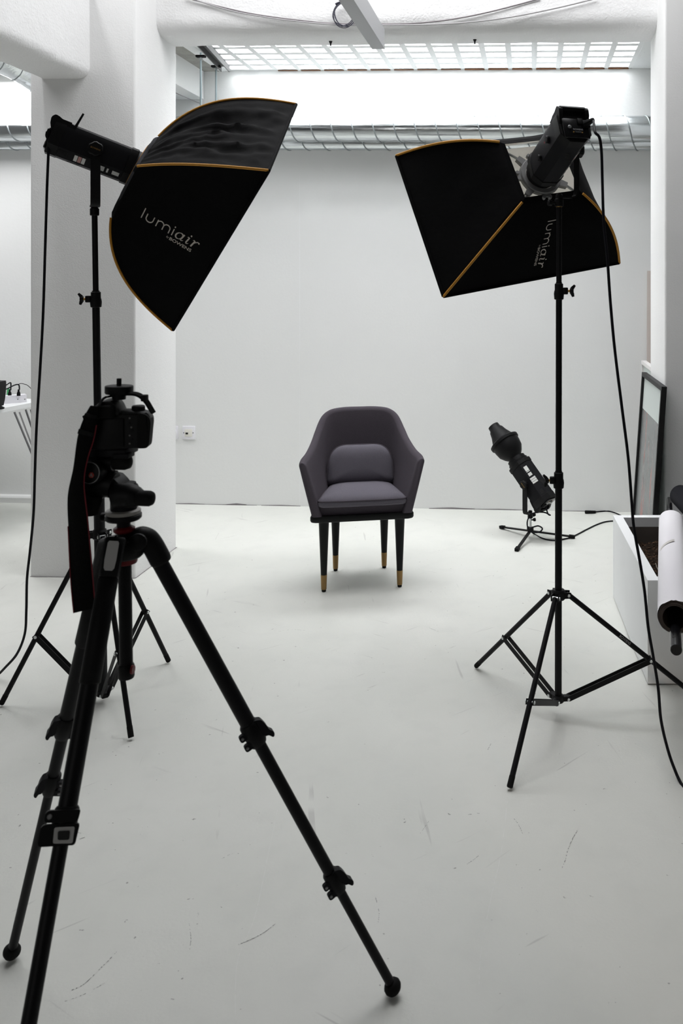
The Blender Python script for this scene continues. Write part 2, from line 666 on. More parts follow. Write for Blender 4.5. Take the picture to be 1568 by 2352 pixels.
def rounded(poly, r, n=6):
    """2-D polygon with rounded corners: poly of (x, y, radius)"""
    out = []
    m = len(poly)
    for i in range(m):
        x, y, rr = poly[i]
        if rr <= 0:
            out.append((x, y))
            continue
        p = Vector((x, y))
        a = (Vector(poly[i - 1][:2]) - p).normalized()
        b = (Vector(poly[(i + 1) % m][:2]) - p).normalized()
        for k in range(n + 1):
            t = k / n
            out.append(tuple((p + a * rr) * (1 - t) ** 2 + p * 2 * t * (1 - t) + (p + b * rr) * t * t))
    return out


def wobble(o, amp, sc):
    for v in o.data.vertices:
        v.co += mnoise.noise_vector(v.co * sc) * amp


fl = bpy.data.objects['floor']
M['scuff'] = mat('dark_scuff', (0.20, 0.20, 0.20), 0.8)
M['scufflight'] = mat('pale_scratch', (0.74, 0.74, 0.72), 0.7)


def scuff(pts, w, m, gaps=.35, seed=1):
    rnd = random.Random(seed)
    q = cr([G(x, y, .0006) for x, y in pts], 14)
    m_ = MB()
    for i in range(len(q) - 1):
        if rnd.random() < gaps:
            continue
        d = (q[i + 1] - q[i])
        d = Vector((-d.y, d.x, 0)).normalized() * w * rnd.uniform(.35, 1)
        o_ = Vector((rnd.uniform(-1, 1), rnd.uniform(-1, 1), 0)) * w * .4
        m_.raw([q[i] - d * .7 + o_, q[i + 1] - d + o_, q[i + 1] + d + o_, q[i] + d * .6 + o_], [(0, 1, 2, 3)])
    if m_.v:
        m_.build('scuff_mark', m, fl, smooth=0)


for k_, (pts, w, m_n, gp) in enumerate((
        ([(546, 2170), (575, 2158), (604, 2143), (632, 2122)], .0011, 'scuff', .25),
        ([(150, 2278), (190, 2262), (235, 2220), (268, 2186)], .0012, 'scuff', .45),
        ([(148, 2300), (190, 2285), (240, 2258)], .0008, 'scuff', .55),
        ([(1325, 1908), (1308, 1940), (1298, 1975), (1290, 1995)], .0014, 'scuff', .5),
        ([(1072, 1985), (1088, 1974), (1100, 1964)], .0011, 'scuff', .3),
        ([(434, 2120), (438, 2150), (436, 2180)], .0009, 'scuff', .5),
        ([(505, 1975), (530, 1962), (556, 1960)], .0010, 'scuff', .55),
        ([(1180, 1880), (1192, 1897), (1200, 1915)], .0012, 'scuff', .4),
        ([(1120, 1722), (1127, 1708)], .0013, 'scuff', .3),
        ([(1028, 1868), (1034, 1871)], .0022, 'scuff', .1),
        ([(1075, 1871), (1083, 1870)], .0020, 'scuff', .1),
        ([(1095, 1868), (1101, 1868)], .0018, 'scuff', .1),
        ([(862, 2060), (870, 2095), (868, 2120)], .0009, 'scuff', .6),
        ([(960, 1920), (975, 1900), (985, 1885)], .0010, 'scuff', .6),
        ([(150, 1898), (178, 1911), (186, 1914)], .0010, 'scuff', .5),
        ([(183, 1927), (194, 1923)], .0016, 'scuff', .1),
        ([(44, 1898), (47, 1894)], .0022, 'scuff', .0),
        ([(640, 1450), (670, 1446), (700, 1448)], .0010, 'scuff', .5),
        ([(470, 1500), (500, 1470), (520, 1462)], .0010, 'scuff', .6),
        ([(980, 1440), (1010, 1452)], .0010, 'scuff', .5),
        ([(637, 1860), (618, 1950), (596, 2060), (580, 2120), (545, 2210), (540, 2330)], .0008, 'scufflight', .1),
        ([(1165, 1840), (1150, 1960), (1128, 2060), (1105, 2180), (1100, 2260)], .0008, 'scufflight', .25))):
    scuff(pts, w, m_n, gp, k_ + 3)

# pillars
PXL, PXR, PYF, PYB = -2.538, -1.995, 4.303, 4.813
pl = rounded([(PXL, PYF, .012), (PXR, PYF, .012), (PXR, PYB, .012), (PXL, PYB, .012)], 0, 3)
o = MB().prism([(x, y, 0) for x, y in pl], (0, 0, 4.3)).build('pillar', 'pillar')
struct(o, 'broad white plastered pillar behind the left softbox', 'pillar')
pl = rounded([(.652, PYF, .012), (1.25, PYF, 0), (1.25, PYB, 0), (.652, PYB, .012)], 0, 3)
o = MB().prism([(x, y, 0) for x, y in pl], (0, 0, 4.3)).build('pillar', 'pillar')
struct(o, 'white plastered pillar at the right edge behind the planter', 'pillar')


for (xa, ya, xb, yb) in ((PXL, PYF, PXR, PYF), (PXR, PYF, PXR, PYB)):
    a_, b_ = Vector((xa, ya, .0012)), Vector((xb, yb, .0012))
    t_ = (b_ - a_).normalized()
    n_ = Vector((t_.y, -t_.x, 0))
    m_ = MB()
    for k in range(24):
        p, q = a_.lerp(b_, k / 24), a_.lerp(b_, (k + 1) / 24)
        w = .0045 * (1 + mnoise.noise(p * 13))
        m_.raw([p - n_ * .004, q - n_ * .004, q + n_ * w, p + n_ * w], [(0, 1, 2, 3)])
    m_.build('floor_gap', 'wire', fl, smooth=0)


def strip_prism(poly, p0, p1, n):
    """prism along p0->p1 with n segments, poly gives offsets (3-D)"""
    rs = []
    for k in range(n + 1):
        t = k / n
        b = Vector(p0).lerp(Vector(p1), t)
        rs.append([b + Vector(q) for q in poly])
    return MB().rings(rs)


# cross beam between the pillars, rounded lower front edge
BZ = 2.812
cb = rounded([(4.545, BZ, .10), (4.815, BZ, .02), (4.815, 4.3, 0), (4.545, 4.3, 0)], 0, 8)
o = strip_prism([(0, y, z) for y, z in cb], (PXR - .01, 0, 0.004), (.662, 0, -.006), 60).build('beam', 'beam', smooth=60)
wobble(o, .006, 5)
struct(o, 'white concrete cross beam with rounded lower edge above the chair', 'beam')
for px, py in ((759, 97), (1090, 96)):
    h = PYP(px, py, 4.72)
    h.z = BZ + .004
    MB().lathe([(.012, 0), (.009, -.008), (.004, -.02), (.0035, -.03)], h, (0, 0, 1), 8).build('ceiling_hook', 'dark', o)
# beam running towards the viewer from the left pillar
lb = rounded([(-2.478, 2.523, .015), (-2.229, 2.523, .06), (-2.229, 3.02, 0), (-2.478, 3.02, 0)], 0, 8)
o = strip_prism([(x, 0, z) for x, z in lb], (0, PYF + .01, 0), (0, .4, 0), 70).build('beam', 'beam', smooth=60)
wobble(o, .006, 6)
struct(o, 'white concrete beam running from the left pillar towards the viewer', 'beam')

# slab behind the cross beam with the pavement light
SZ = 2.893
xw = PW(1447, 157).x
x0w = PW(531, 160).x
slab = MB()
slab.box((XL / 2 + (x0w - .075) / 2, 5.26, SZ + .08), (abs(XL - x0w + .075), 1.0, .14))
slab.build('trim_1', 'concrete', smooth=0)
struct(bpy.data.objects['trim_1'], 'bare grey concrete slab edge left of the glass block light', 'slab')
o = MB().box(((xw + .13 + XR) / 2, 5.26, SZ + .08), (XR - xw - .13, 1.0, .14)).build('trim_2', 'concrete', smooth=0)
struct(o, 'bare grey concrete slab corner right of the glass block light', 'slab')
o = MB().box(((XL + XR) / 2, 5.3, 4.27), (XR - XL, .96, .05)).build('trim_3', 'ceiling', smooth=0)
struct(o, 'white upper slab over the glass block light', 'slab')

pitch = (xw - x0w) / 17
NR = 7
pitch_y = .137
win = thing('window_1', 'glowing glass block pavement light in the ceiling before the back wall', 'skylight', (0, 5.3, SZ))
win['kind'] = 'structure'


def skyz(x):
    return SZ - .010 * (x + .9)


def sky_y(x, j):            # j = rows counted from the back wall
    return wallpt(x, 0).y - .012 - j * pitch_y


g = MB()
g2 = MB()
DEEP = .07
rib = .034
for i in range(18):
    x = x0w + i * pitch
    w = .5 * rib if 0 < i < 17 else .5 * rib
    g.prism([(x - w, sky_y(x, 0), skyz(x)), (x + w, sky_y(x, 0), skyz(x)), (x + w, sky_y(x, NR), skyz(x)), (x - w, sky_y(x, NR), skyz(x))], (0, 0, .008))
    g2.prism([(x - w, sky_y(x, 0), skyz(x) + .008), (x + w, sky_y(x, 0), skyz(x) + .008), (x + w, sky_y(x, NR), skyz(x) + .008), (x - w, sky_y(x, NR), skyz(x) + .008)], (0, 0, DEEP - .008))
for j in range(NR + 1):
    hw = .024
    xa, xb = x0w, xw
    g.prism([(xa, sky_y(xa, j) - hw, skyz(xa) + .002), (xb, sky_y(xb, j) - hw, skyz(xb) + .002), (xb, sky_y(xb, j) + hw, skyz(xb) + .002), (xa, sky_y(xa, j) + hw, skyz(xa) + .002)], (0, 0, .006))
    g2.prism([(xa, sky_y(xa, j) - hw, skyz(xa) + .009), (xb, sky_y(xb, j) - hw, skyz(xb) + .009), (xb, sky_y(xb, j) + hw, skyz(xb) + .009), (xa, sky_y(xa, j) + hw, skyz(xa) + .009)], (0, 0, DEEP - .009))
gf = g.build('rib_grid', 'grid', win, smooth=0)
g2.build('coffer_sides', 'coffer', win, smooth=0)
g = MB()
for xa, xb in ((x0w - .078, x0w - .012), (xw + .012, xw + .135)):
    g.prism([(xa, sky_y(xa, 0) + .01, skyz(xa) - .002), (xb, sky_y(xb, 0) + .01, skyz(xb) - .002), (xb, sky_y(xb, NR) - .02, skyz(xb) - .002), (xa, sky_y(xa, NR) - .02, skyz(xa) - .002)], (0, 0, .14))
g.build('border', 'grid', win, smooth=0)
# rust along the wall edge
g = MB()
for i in range(2, 17):
    x = x0w + (i + .5) * pitch
    w = pitch * .42
    g.box((x, sky_y(x, 0) - .002, skyz(x) - .003), (2 * w, .012, .004 if i < 10 else .008))
g.build('rust_edge', 'rust', win, smooth=0)
tmp = MB()
a_, b_ = pitch / 2 - rib / 2, pitch_y / 2 - .024
tmp.rings([[Vector((sx * a_ * k, sy * b_ * k, z)) for sx, sy in ((-1, -1), (1, -1), (1, 1), (-1, 1))] for k, z in ((1, DEEP + .004), (1, DEEP), (.8, DEEP - .005), (.0, DEEP - .006))], cap=False)
me = None
for i in range(17):
    for j in range(NR):
        x = x0w + (i + .5) * pitch
        if me is None:
            ob = tmp.build('glass_block', 'glow', smooth=0)
            ob.location = (0, 0, 0)
            me = ob.data
            oo = Vector(ob['_o'])
            for v in me.vertices:
                v.co += oo
        else:
            ob = bpy.data.objects.new('glass_block', me)
            COL.objects.link(ob)
        ob.parent = win
        ob.location = Vector((x, sky_y(x, j + .5), skyz(x))) - win.location
        ob['_o'] = (0, 0, 0)

# downstand left of the light well
xc = PW(468, 165).x
o = MB().box((xc - .35, 5.26, (2.717 + 3.0) / 2), (.70, .96, .283)).build('wall_bulkhead', 'wall', smooth=0)
struct(o, 'white bulkhead closing the left end of the light well', 'wall')
MB().tube(cr([(xc + .001, 4.9, 2.70), (xc + .003, 5.15, 2.665), (xc + .003, 5.3, 2.66), (xc + .003, 5.45, 2.665), (xc + .003, 5.68, 2.675)], 5), .0022, 5).build('thin_wire', 'wire', o)

# curb along the foot of the left part of the wall
p0, p1 = PW(-160, 1150), PW(200, 1150)
o = MB().prism([wallpt(p0.x, 0), wallpt(p0.x, 0, .05), wallpt(p0.x, .034, .05), wallpt(p0.x, .044, .04), wallpt(p0.x, .046, 0)], WD * (p1.x - p0.x)).build('baseboard_left', 'wall', smooth=30)
struct(o, 'low white curb along the wall foot under the table', 'baseboard')

# ------------------------------------------------------------------ ducts


def duct(label, pts, r, pitch_, name='ventilation_duct', hand=1, phase=0.0, sr=.0046):
    path = cr(pts, 14)
    t = thing(name, label, 'duct', path[0].lerp(path[-1], .5) - Vector((0, 0, r)), 'galvanised spiral ducts')
    MB().tube(path, r, 40).build('duct_shell', 'galv', t, smooth=60)
    L = [0]
    for i in range(1, len(path)):
        L.append(L[-1] + (path[i] - path[i - 1]).length)
    hel = []
    n = int(L[-1] / pitch_ * 28)
    k = 0
    for s in range(n + 1):
        d = L[-1] * s / n
        while k < len(L) - 2 and L[k + 1] < d:
            k += 1
        f_ = (d - L[k]) / max(1e-6, L[k + 1] - L[k])
        c = path[k].lerp(path[k + 1], f_)
        tg = (path[k + 1] - path[k]).normalized()
        _, u, v = basis(tg)
        a = hand * 2 * PI * d / pitch_ + phase
        hel.append(c + (u * math.cos(a) + v * math.sin(a)) * (r + .0005))
    MB().tube(hel, sr, 6).build('spiral_seam', 'seam', t, smooth=60)
    return t


def PO(px, py, off):
    return PW(px, py, off)


a0, a1 = PO(-120, 296.5, .160), PO(1640, 296.5, .160)
duct('upper front spiral duct running along the back wall', [a0, a0.lerp(a1, .33), a0.lerp(a1, .66), a1], .083, .134, hand=1)
b0, b1 = PO(-120, 327.5, .054), PO(1640, 327.5, .054)
duct('lower rear spiral duct half hidden behind the front one', [b0, b0.lerp(b1, .33), b0.lerp(b1, .66), b1], .050, .134, hand=1, phase=1.1)
c0 = P(-120, 62, 4.55)
duct('short sloping spiral duct at top left behind the pillar', [c0, P(-40, 110, 4.8), P(40, 145, 5.0), P(110, 190, 5.15), P(150, 230, 5.2)], .10, .13, hand=1, sr=.003)

# channel and hanging rods
ca, cb_ = P(449, 111.5, 4.9), P(517, 160, 5.66)
ca.z = cb_.z = SZ - .035
t = thing('strut_channel', 'grey steel strut channel under the slab holding two rods', 'bracket', ca.lerp(cb_, .5))
m_ = MB()
dv = (cb_ - ca).normalized()
sd = dv.cross(Vector((0, 0, 1))).normalized()
for sgn in (-1, 1):
    m_.prism([ca + sd * sgn * .028, ca + sd * sgn * .022, ca + sd * sgn * .022 + Vector((0, 0, .04)), ca + sd * sgn * .028 + Vector((0, 0, .04))], cb_ - ca)
m_.prism([ca - sd * .028 + Vector((0, 0, .034)), ca + sd * .028 + Vector((0, 0, .034)), ca + sd * .028 + Vector((0, 0, .04)), ca - sd * .028 + Vector((0, 0, .04))], cb_ - ca)
m_.build('channel', 'channel', t, smooth=0)
MB().box(ca - dv * .06 + Vector((0, 0, .015)), (.06, .12, .035)).build('timber_packer', 'wood', t, smooth=0)
for px, py, d, lab in ((461, 134, 5.30, 'left threaded steel rod hanging beside the pillar'), (496, 157, 5.58, 'right threaded steel rod hanging nearer the back wall')):
    top = P(px, py, d)
    r = thing('threaded_rod', lab, 'rod', (top.x, top.y, 2.55), 'threaded rods under the strut channel')
    MB().rod((top.x, top.y, 2.55), (top.x, top.y, SZ - .005), .0065, n=8).build('shaft', 'rod', r)
    MB().box((top.x, top.y, top.z + .012), (.055, .03, .012)).build('washer_plate', 'black_matt', r, smooth=0)
    MB().lathe([(.012, 0), (.012, .012)], (top.x, top.y, top.z - .012), (0, 0, 1), 6).build('nut', 'steel', r, smooth=0)

# trunking hanging across the view
e0 = P(854.5, 113, 4.42)
tx = .0635
ty0 = Vector((e0.x, e0.y, e0.z))
t = thing('cable_trunking', 'grey square cable trunking hanging in front of the cross beam', 'trunking', (e0.x + .03, 3.0, e0.z))
near = Vector((e0.x, .9, e0.z))
MB().prism([ty0, ty0 + Vector((tx, 0, 0)), ty0 + Vector((tx, 0, .10)), ty0 + Vector((0, 0, .10))], near - ty0).build('trunking_body', 'trunk', t, smooth=0)
MB().prism([ty0 + Vector((tx - .001, -.002, .004)), ty0 + Vector((tx + .0025, -.002, .004)), ty0 + Vector((tx + .0025, -.002, -.002)), ty0 + Vector((tx - .001, -.002, -.002))], near - ty0).build('lid_edge', 'trunk', t, smooth=0)
for y in (1.2, 2.6):
    MB().rod((e0.x + .03, y, e0.z + .1), (e0.x + .03, y, 4.3), .006, n=8).build('hanger_rod', 'rod', t)

# cables draped along the cross beam


def beamcable(name, pts, r, m, label, cat='cable', Y=4.535, group=None):
    q = [PYP(x, y, Y) for x, y in pts]
    o = MB().tube(cr(q, 8), r, 6).build(name, m)
    return tag(o, label, cat, group)


beamcable('drooping_cable', [(430, -4), (500, 14), (570, 30), (640, 41), (700, 48), (765, 54), (880, 55.5), (960, 53), (1040, 44), (1130, 26), (1240, -3)], .0038, 'wire', 'thin dark cable drooping along the cross beam front, upper run at right')
beamcable('drooping_cable', [(425, -8), (520, 22), (600, 38), (690, 50), (780, 57), (880, 58), (1000, 56), (1090, 50), (1180, 38), (1280, 18), (1370, -4)], .0038, 'wirelight', 'paler cable drooping along the cross beam front, lower run at right', Y=4.527)
t = thing('coiled_wire', 'coil of thin dark wire hanging on the beam beside the trunking', 'wire', PYP(788, 62, 4.52))
for k in range(5):
    c = (790 + (k - 2) * 1.5, 32 + (k % 3) * 1.5)
    rr = 25 + (k * 1.4) % 4
    loop = [PYP(c[0] + rr * (.92 + .05 * math.sin(3 * a + k)) * math.cos(a), c[1] + rr * 1.05 * math.sin(a), 4.518 - .004 * k) for a in [2 * PI * i / 26 for i in range(26)]]
    MB().tube(loop, .0022, 5, True).build('wire_loop', 'wiredark', t)
MB().tube(cr([PYP(770, 10, 4.51), PYP(778, 6, 4.51), PYP(790, 4, 4.51)], 4), .005, 6).build('wire_tail', 'wiredark', t)

# ------------------------------------------------------------------ wall sockets
for px0, px1, kind in ((419.5, 448.5, 'data'), (381, 409.5, 'switch')):
    a, b = PW(px0, 978), PW(px1, 1009)
    c = (a + b) / 2
    lab = 'white square data socket on the back wall beside the left pillar' if kind == 'data' else 'white socket plate half hidden behind the left pillar'
    t = thing('wall_socket', lab, 'socket', (c.x, c.y, b.z), 'wall sockets')
    rot = Matrix((WD, WN * -1, Vector((0, 0, 1)))).transposed().to_3x3()
    MB().box(c + WN * .005, (b.x - a.x, .010, a.z - b.z), .0025, rot).build('face_plate', 'plastic', t)
    if kind == 'data':
        MB().box(c + WN * .011, (.052, .003, .05), .001, rot).build('module', 'cream', t)
        MB().box(c + WN * .013 + WD * -.010 + Vector((0, 0, -.004)), (.017, .002, .012), 0, rot).build('port', 'dark', t, smooth=0)
        for s in (-1, 1):
            MB().lathe([(.004, 0), (.003, .002)], c + WN * .0105 + WD * s * .032, WN, 10).build('screw', 'castgrey', t)
    else:
        MB().lathe([(.034, 0), (.034, .006), (.03, .009)], c + WN * .010 + WD * .004, WN, 24).build('dial', 'plastic', t)

# ------------------------------------------------------------------ CHAIR
CH_O = W(-.656, 4.384, 0)
CH_R = Matrix.Translation(CH_O) @ Matrix.Rotation(math.radians(10.5) + PSI, 4, 'Z')
chair = thing('armchair', 'grey upholstered tub armchair on black gold-tipped legs', 'chair', CH_O)
top = [(0, .235, .838), (.09, .232, .837), (.162, .215, .826), (.205, .178, .795), (.230, .118, .742), (.250, .045, .694), (.275, -.07, .655), (.297, -.165, .640), (.300, -.212, .632)]
bot = [(0, .185), (.08, .182), (.135, .168), (.168, .135), (.188, .08), (.202, .01), (.219, -.09), (.234, -.175), (.238, -.212)]
BZc = .380
tp = [Vector((-x, y, z)) for x, y, z in top[::-1]] + [Vector(p) for p in top[1:]]
bt = [Vector((-x, y, BZc)) for x, y in bot[::-1]] + [Vector((x, y, BZc)) for x, y in bot[1:]]
tp, bt = cr(tp, 5), cr(bt, 5)
n = len(tp)
rings = []
TH = .036
for i in range(n):
    tg = (tp[min(i + 1, n - 1)] - tp[max(i - 1, 0)])
    tg.z = 0
    nin = Vector((-tg.y, tg.x, 0)).normalized()
    if nin.dot(Vector((0, -.05, 0)) - Vector((tp[i].x, tp[i].y, 0))) < 0:
        nin = -nin
    ring = []

    def side(t, off):
        p = bt[i].lerp(tp[i], t)
        bul = .010 * math.sin(PI * t) * max(0, 1 - abs(i - n / 2 + .5) / (n / 2)) ** .7
        return p - nin * bul + nin * off
    for t in (0, .2, .4, .6, .8, .95):
        ring.append(side(t, 0))
    up = (tp[i] - bt[i]).normalized()
    for a in (20, 55, 90, 125, 160):
        ar = math.radians(a)
        ring.append(side(.95, TH / 2) - nin * math.cos(ar) * TH / 2 + up * (math.sin(ar) * TH * .6 + .0))
    for t in (.95, .8, .6, .4, .2, 0):
        ring.append(side(t, TH * (1 + .35 * (1 - t))))
    rings.append(ring)
# rounded arm fronts
for end in (0, -1):
    r0 = rings[end]
    c = sum(r0, Vector()) / len(r0)
    add = []
    for k, dy in ((.86, -.010), (.55, -.016)):
        nr = []
        for j, p in enumerate(r0):
            m2 = len(r0)
            mate = r0[m2 - 1 - j]
            mid = (p + mate) / 2
            nr.append(mid.lerp(p, k) + Vector((0, dy, 0)))
        add.append(nr)
    if end == 0:
        rings = add[::-1] + rings
    else:
        rings = rings + add
m_ = MB()
m_.M = CH_R
m_.rings(rings).build('shell', 'fabric', chair, smooth=70)


def chair_part():
    x = MB()
    x.M = CH_R
    return x


def plan_outline(sx, sy, inset=0.0):
    pts = [Vector((-x * sx, y * sy - inset * 0, 0)) for x, y in bot[::-1]] + [Vector((x * sx, y * sy, 0)) for x, y in bot[1:]]
    return cr(pts, 3)


base = plan_outline(.93, .96)
chair_part().prism([Vector((p.x, p.y, .380)) for p in base], (0, 0, .042)).build('seat_frame', 'fabric', chair, smooth=40)
pb = rounded([(-.252, -.224, .035), (.252, -.224, .035), (.165, .195, .07), (-.165, .195, .07)], 0, 6)
m_ = chair_part()
cz = Vector((0, -.02, 0))
m_.rings([[Vector((x, y, 0)) * k + Vector((0, 0, z)) for x, y in pb] for k, z in ((.955, .349), (.985, .352), (1.0, .359), (1.0, .374), (.985, .381))])
m_.build('base_plate', 'blackwood', chair, smooth=40)
for sx, x, y in ((-1, .1825, -.15), (1, .1825, -.15), (-1, .125, .147), (1, .125, .147)):
    x *= sx
    m_ = chair_part()
    lean = Vector((x * .0, 0, 0))
    m_.lathe([(.0145, .080), (.0235, .31), (.0245, .334), (.030, .347), (.035, .354)], (x, y, 0), (0, 0, 1), 20)
    lg = m_.build('leg', 'blackwood', chair, smooth=50)
    chair_part().lathe([(.0128, .012), (.0152, .0805), (.0148, .082)], (x, y, 0), (0, 0, 1), 20).build('ferrule', 'gold', lg, smooth=50)
    chair_part().lathe([(.009, 0), (.0105, .003), (.0105, .013)], (x, y, 0), (0, 0, 1), 16).build('glide', 'rubber', lg, smooth=50)


def cushion(name, outline, frame, th, mname, seam=.0035, flat=2.6, box=0):
    """outline: 2-D points, frame: Matrix (x,y in plane, z out), th: half thickness front/back"""
    m_ = chair_part()
    c = Vector((sum(p[0] for p in outline) / len(outline), sum(p[1] for p in outline) / len(outline)))
    rs = []
    ks = [0.0, .25, .5, .7, .84, .94, 1.0]
    front = [[frame @ Vector((c.x + (p[0] - c.x) * k, c.y + (p[1] - c.y) * k, th[0] * max(0, 1 - k ** flat) ** .55)) for p in outline] for k in ks]
    back = [[frame @ Vector((c.x + (p[0] - c.x) * k, c.y + (p[1] - c.y) * k, -th[1] * max(0, 1 - k ** flat) ** .55)) for p in outline] for k in ks[::-1]]
    if box:
        back = [[frame @ Vector((c.x + (p[0] - c.x) * k, c.y + (p[1] - c.y) * k, -z * box)) for p in outline] for k, z in ((1, 0), (1.006, .15), (1.016, .4), (1.012, .65), (.995, .85), (.96, .98), (.8, 1.03), (0, 1.05))]
    m_.rings(front + back[1:], cap=False)
    o = m_.build(name, mname, chair, smooth=80)
    m_ = chair_part()
    m_.tube([frame @ Vector((p[0], p[1], 0)) for p in outline], seam, 6, True)
    m_.build('piping', 'fabric', o, smooth=80)
    return o


so = rounded([(-.212, -.232, .03), (-.10, -.240, 0), (.10, -.240, 0), (.212, -.232, .03), (.150, .135, .05), (-.150, .135, .05)], 0, 6)
so2 = []
for i, p in enumerate(so):
    qn = so[(i + 1) % len(so)]
    so2 += [p, ((p[0] + qn[0]) / 2, (p[1] + qn[1]) / 2)]
cushion('seat_cushion', so2, Matrix.Translation((0, 0, .451)) @ Matrix.Rotation(math.radians(-.5), 4, 'X'), (.033, .024), 'fabric_light', flat=3.4, box=.030)
bo = rounded([(-.172, 0, .025), (.172, 0, .025), (.165, .10, .0), (.142, .196, .075), (-.142, .196, .075), (-.165, .10, 0)], 0, 7)
bo2 = []
for i, p in enumerate(bo):
    qn = bo[(i + 1) % len(bo)]
    bo2 += [p, ((p[0] + qn[0]) / 2, (p[1] + qn[1]) / 2)]
bf = Matrix.Translation((0, .055, .468)) @ Matrix.Rotation(math.radians(90 - 17), 4, 'X')
cushion('back_cushion', bo2, bf, (.042, .05), 'fabric_light', flat=3.2)


# ------------------------------------------------------------------ LIGHT STANDS
def on_line(a, b, py):
    """parameter of the point of segment a->b seen at image row py"""
    def yy(t):
        p = a.lerp(b, t)
        return CY + (EYE - p.z) / depth(p) * F
    lo, hi = 0.0, 1.0
    s = 1 if yy(1) > yy(0) else -1
    for _ in range(40):
        m = (lo + hi) / 2
        if (yy(m) - py) * s < 0:
            lo = m
        else:
            hi = m
    return lo


def light_stand(label, base, topp, feet, hub_z, low_z, joints, frac, knob_dirs, rads, leg_r=.0088, logo=None):
    t = thing('light_stand', label, 'stand', (base.x, base.y, 0), 'light stands')
    ax = (topp - base).normalized()

    def at(z):
        return base + ax * ((z - base.z) / ax.z)
    zs = [low_z] + joints + [topp.z]
    for k in range(len(zs) - 1):
        MB().rod(at(zs[k]), at(zs[k + 1] + (.03 if k < len(zs) - 2 else 0)), rads[k], n=18).build('pole', 'anod', t)
    for k, z in enumerate(joints):
        r = rads[k] + .0055
        c = MB().lathe([(r - .003, -.03), (r, -.028), (r + .0015, -.01), (r, 0), (r - .0015, .003), (r - .0015, .024), (r - .004, .026)], at(z), ax, 18).build('collar', 'black', t)
        kd = knob_dirs[k].normalized()
        MB().box(at(z) + kd * (r + .006), (.018, .018, .024), .003).build('clamp_lug', 'black', c)
        MB().lathe([(.0045, 0), (.0045, .016)], at(z) + kd * (r + .008), kd, 10).build('screw', 'brass', c)
        kp = at(z) + kd * (r + .022)
        w_ = MB()
        side = Vector((0, 0, 1))
        w_.lathe([(.010, 0), (.011, .004), (.008, .012)], kp, kd, 12)
        for sg in (-1, 1):
            w_.tube([kp + kd * .004, kp + kd * .008 + side * sg * .010, kp + kd * (.014 + .003 * sg) + side * sg * .020], [.006, .0065, .004], 8)
        w_.build('wing_knob', 'black', c)
    # top spigot
    MB().lathe([(rads[-1] + .001, -.012), (rads[-1] + .001, -.004), (rads[-1] - .001, -.002)], at(topp.z), ax, 18).build('top_band', 'brass', t)
    hb = MB().lathe([(.021, -.017), (.025, -.012), (.025, .010), (.020, .017)], at(hub_z), ax, 18)
    hub = hb.build('hub', 'black', t)
    lowhub = MB().lathe([(.018, -.012), (.021, -.008), (.021, .008), (.017, .012)], at(low_z + .012), ax, 18).build('lower_hub', 'black', t)
    for i, ft in enumerate(feet):
        dirn = Vector((ft.x - base.x, ft.y - base.y, 0)).normalized()
        sdv = dirn.cross(Vector((0, 0, 1)))
        j = at(hub_z) + dirn * .034 + Vector((0, 0, -.002))
        for s in (-1, 1):
            MB().prism([at(hub_z) + dirn * .015 + sdv * s * .011 + Vector((0, 0, .010)), at(hub_z) + dirn * .042 + sdv * s * .011 + Vector((0, 0, .008)), at(hub_z) + dirn * .042 + sdv * s * .011 + Vector((0, 0, -.012)), at(hub_z) + dirn * .015 + sdv * s * .011 + Vector((0, 0, -.012))], sdv * s * .003).build('bracket', 'black', hub, smooth=0)
        MB().lathe([(.0055, 0), (.0055, .032), (.004, .034)], j - sdv * .017, sdv, 10).build('rivet', 'steel', hub)
        fe = ft + Vector((0, 0, .0085))
        lg = MB().rod(j, fe, leg_r, n=14).build('leg', 'anod', t)
        MB().rod(fe.lerp(j, .055), fe, leg_r + .0006, n=14, bev=.002).build('rubber_foot', 'rubber', lg)
        k_ = j.lerp(fe, frac)
        lo_ = at(low_z + .012) + dirn * .034
        for s in (-1, 1):
            bd_ = (lo_ - k_).normalized()
            bu_ = sdv.cross(bd_) * .0088
            q_ = sdv * s * .0015
            m1, m2 = k_ + sdv * s * .0110, lo_ + sdv * s * .0110
            MB().rings([[p + bu_ - q_, p + bu_ + q_, p - bu_ + q_, p - bu_ - q_] for p in (m1 - bd_ * .008, m2)]).build('brace', 'anod', t, smooth=0)
        MB().lathe([(.0055, 0), (.0055, .030), (.004, .032)], k_ - sdv * .0155, sdv, 10).build('rivet', 'steel', lg)
        MB().lathe([(.0055, 0), (.0055, .030), (.004, .032)], lo_ - sdv * .0155, sdv, 10).build('rivet', 'steel', lowhub)
        MB().box(at(low_z + .012) + dirn * .027, (.03, .022, .018), .003, Matrix.Rotation(math.atan2(dirn.y, dirn.x), 3, 'Z')).build('brace_bracket', 'black', lowhub)
        if logo == i:
            vs, fs = text_mesh('BOWENS', .012)
            a0 = j.lerp(fe, .36)
            ex = (fe - j).normalized()
            tocam = (cam.location - a0)
            nz = (tocam - ex * tocam.dot(ex)).normalized()
            ey = nz.cross(ex)
            b_ = MB()
            b_.raw([a0 + ex * v.x + ey * (v.y - .004) + nz * (leg_r + .0006 - (v.y - .004) ** 2 * 60) for v in vs], fs)
            b_.build('leg_print', 'tinyprint', lg, smooth=0)
    return t, at


# right stand
pR = W(.2303, 3.0, 0)
feetR = [G(1093, 1535), G(1170, 1815), W(.758, 3.06, 0)]
topR = P(1283.5, 468, 3.0)
stR, atR = light_stand('tall black light stand in the right foreground, legs spread wide', pR + Vector((0, 0, .05)), topR, feetR, .42, .05,
                       [.815, 1.465], .585, [V(-1, -.35, 0), V(1, -.2, 0)], [.0122, .0108, .0095], logo=2)
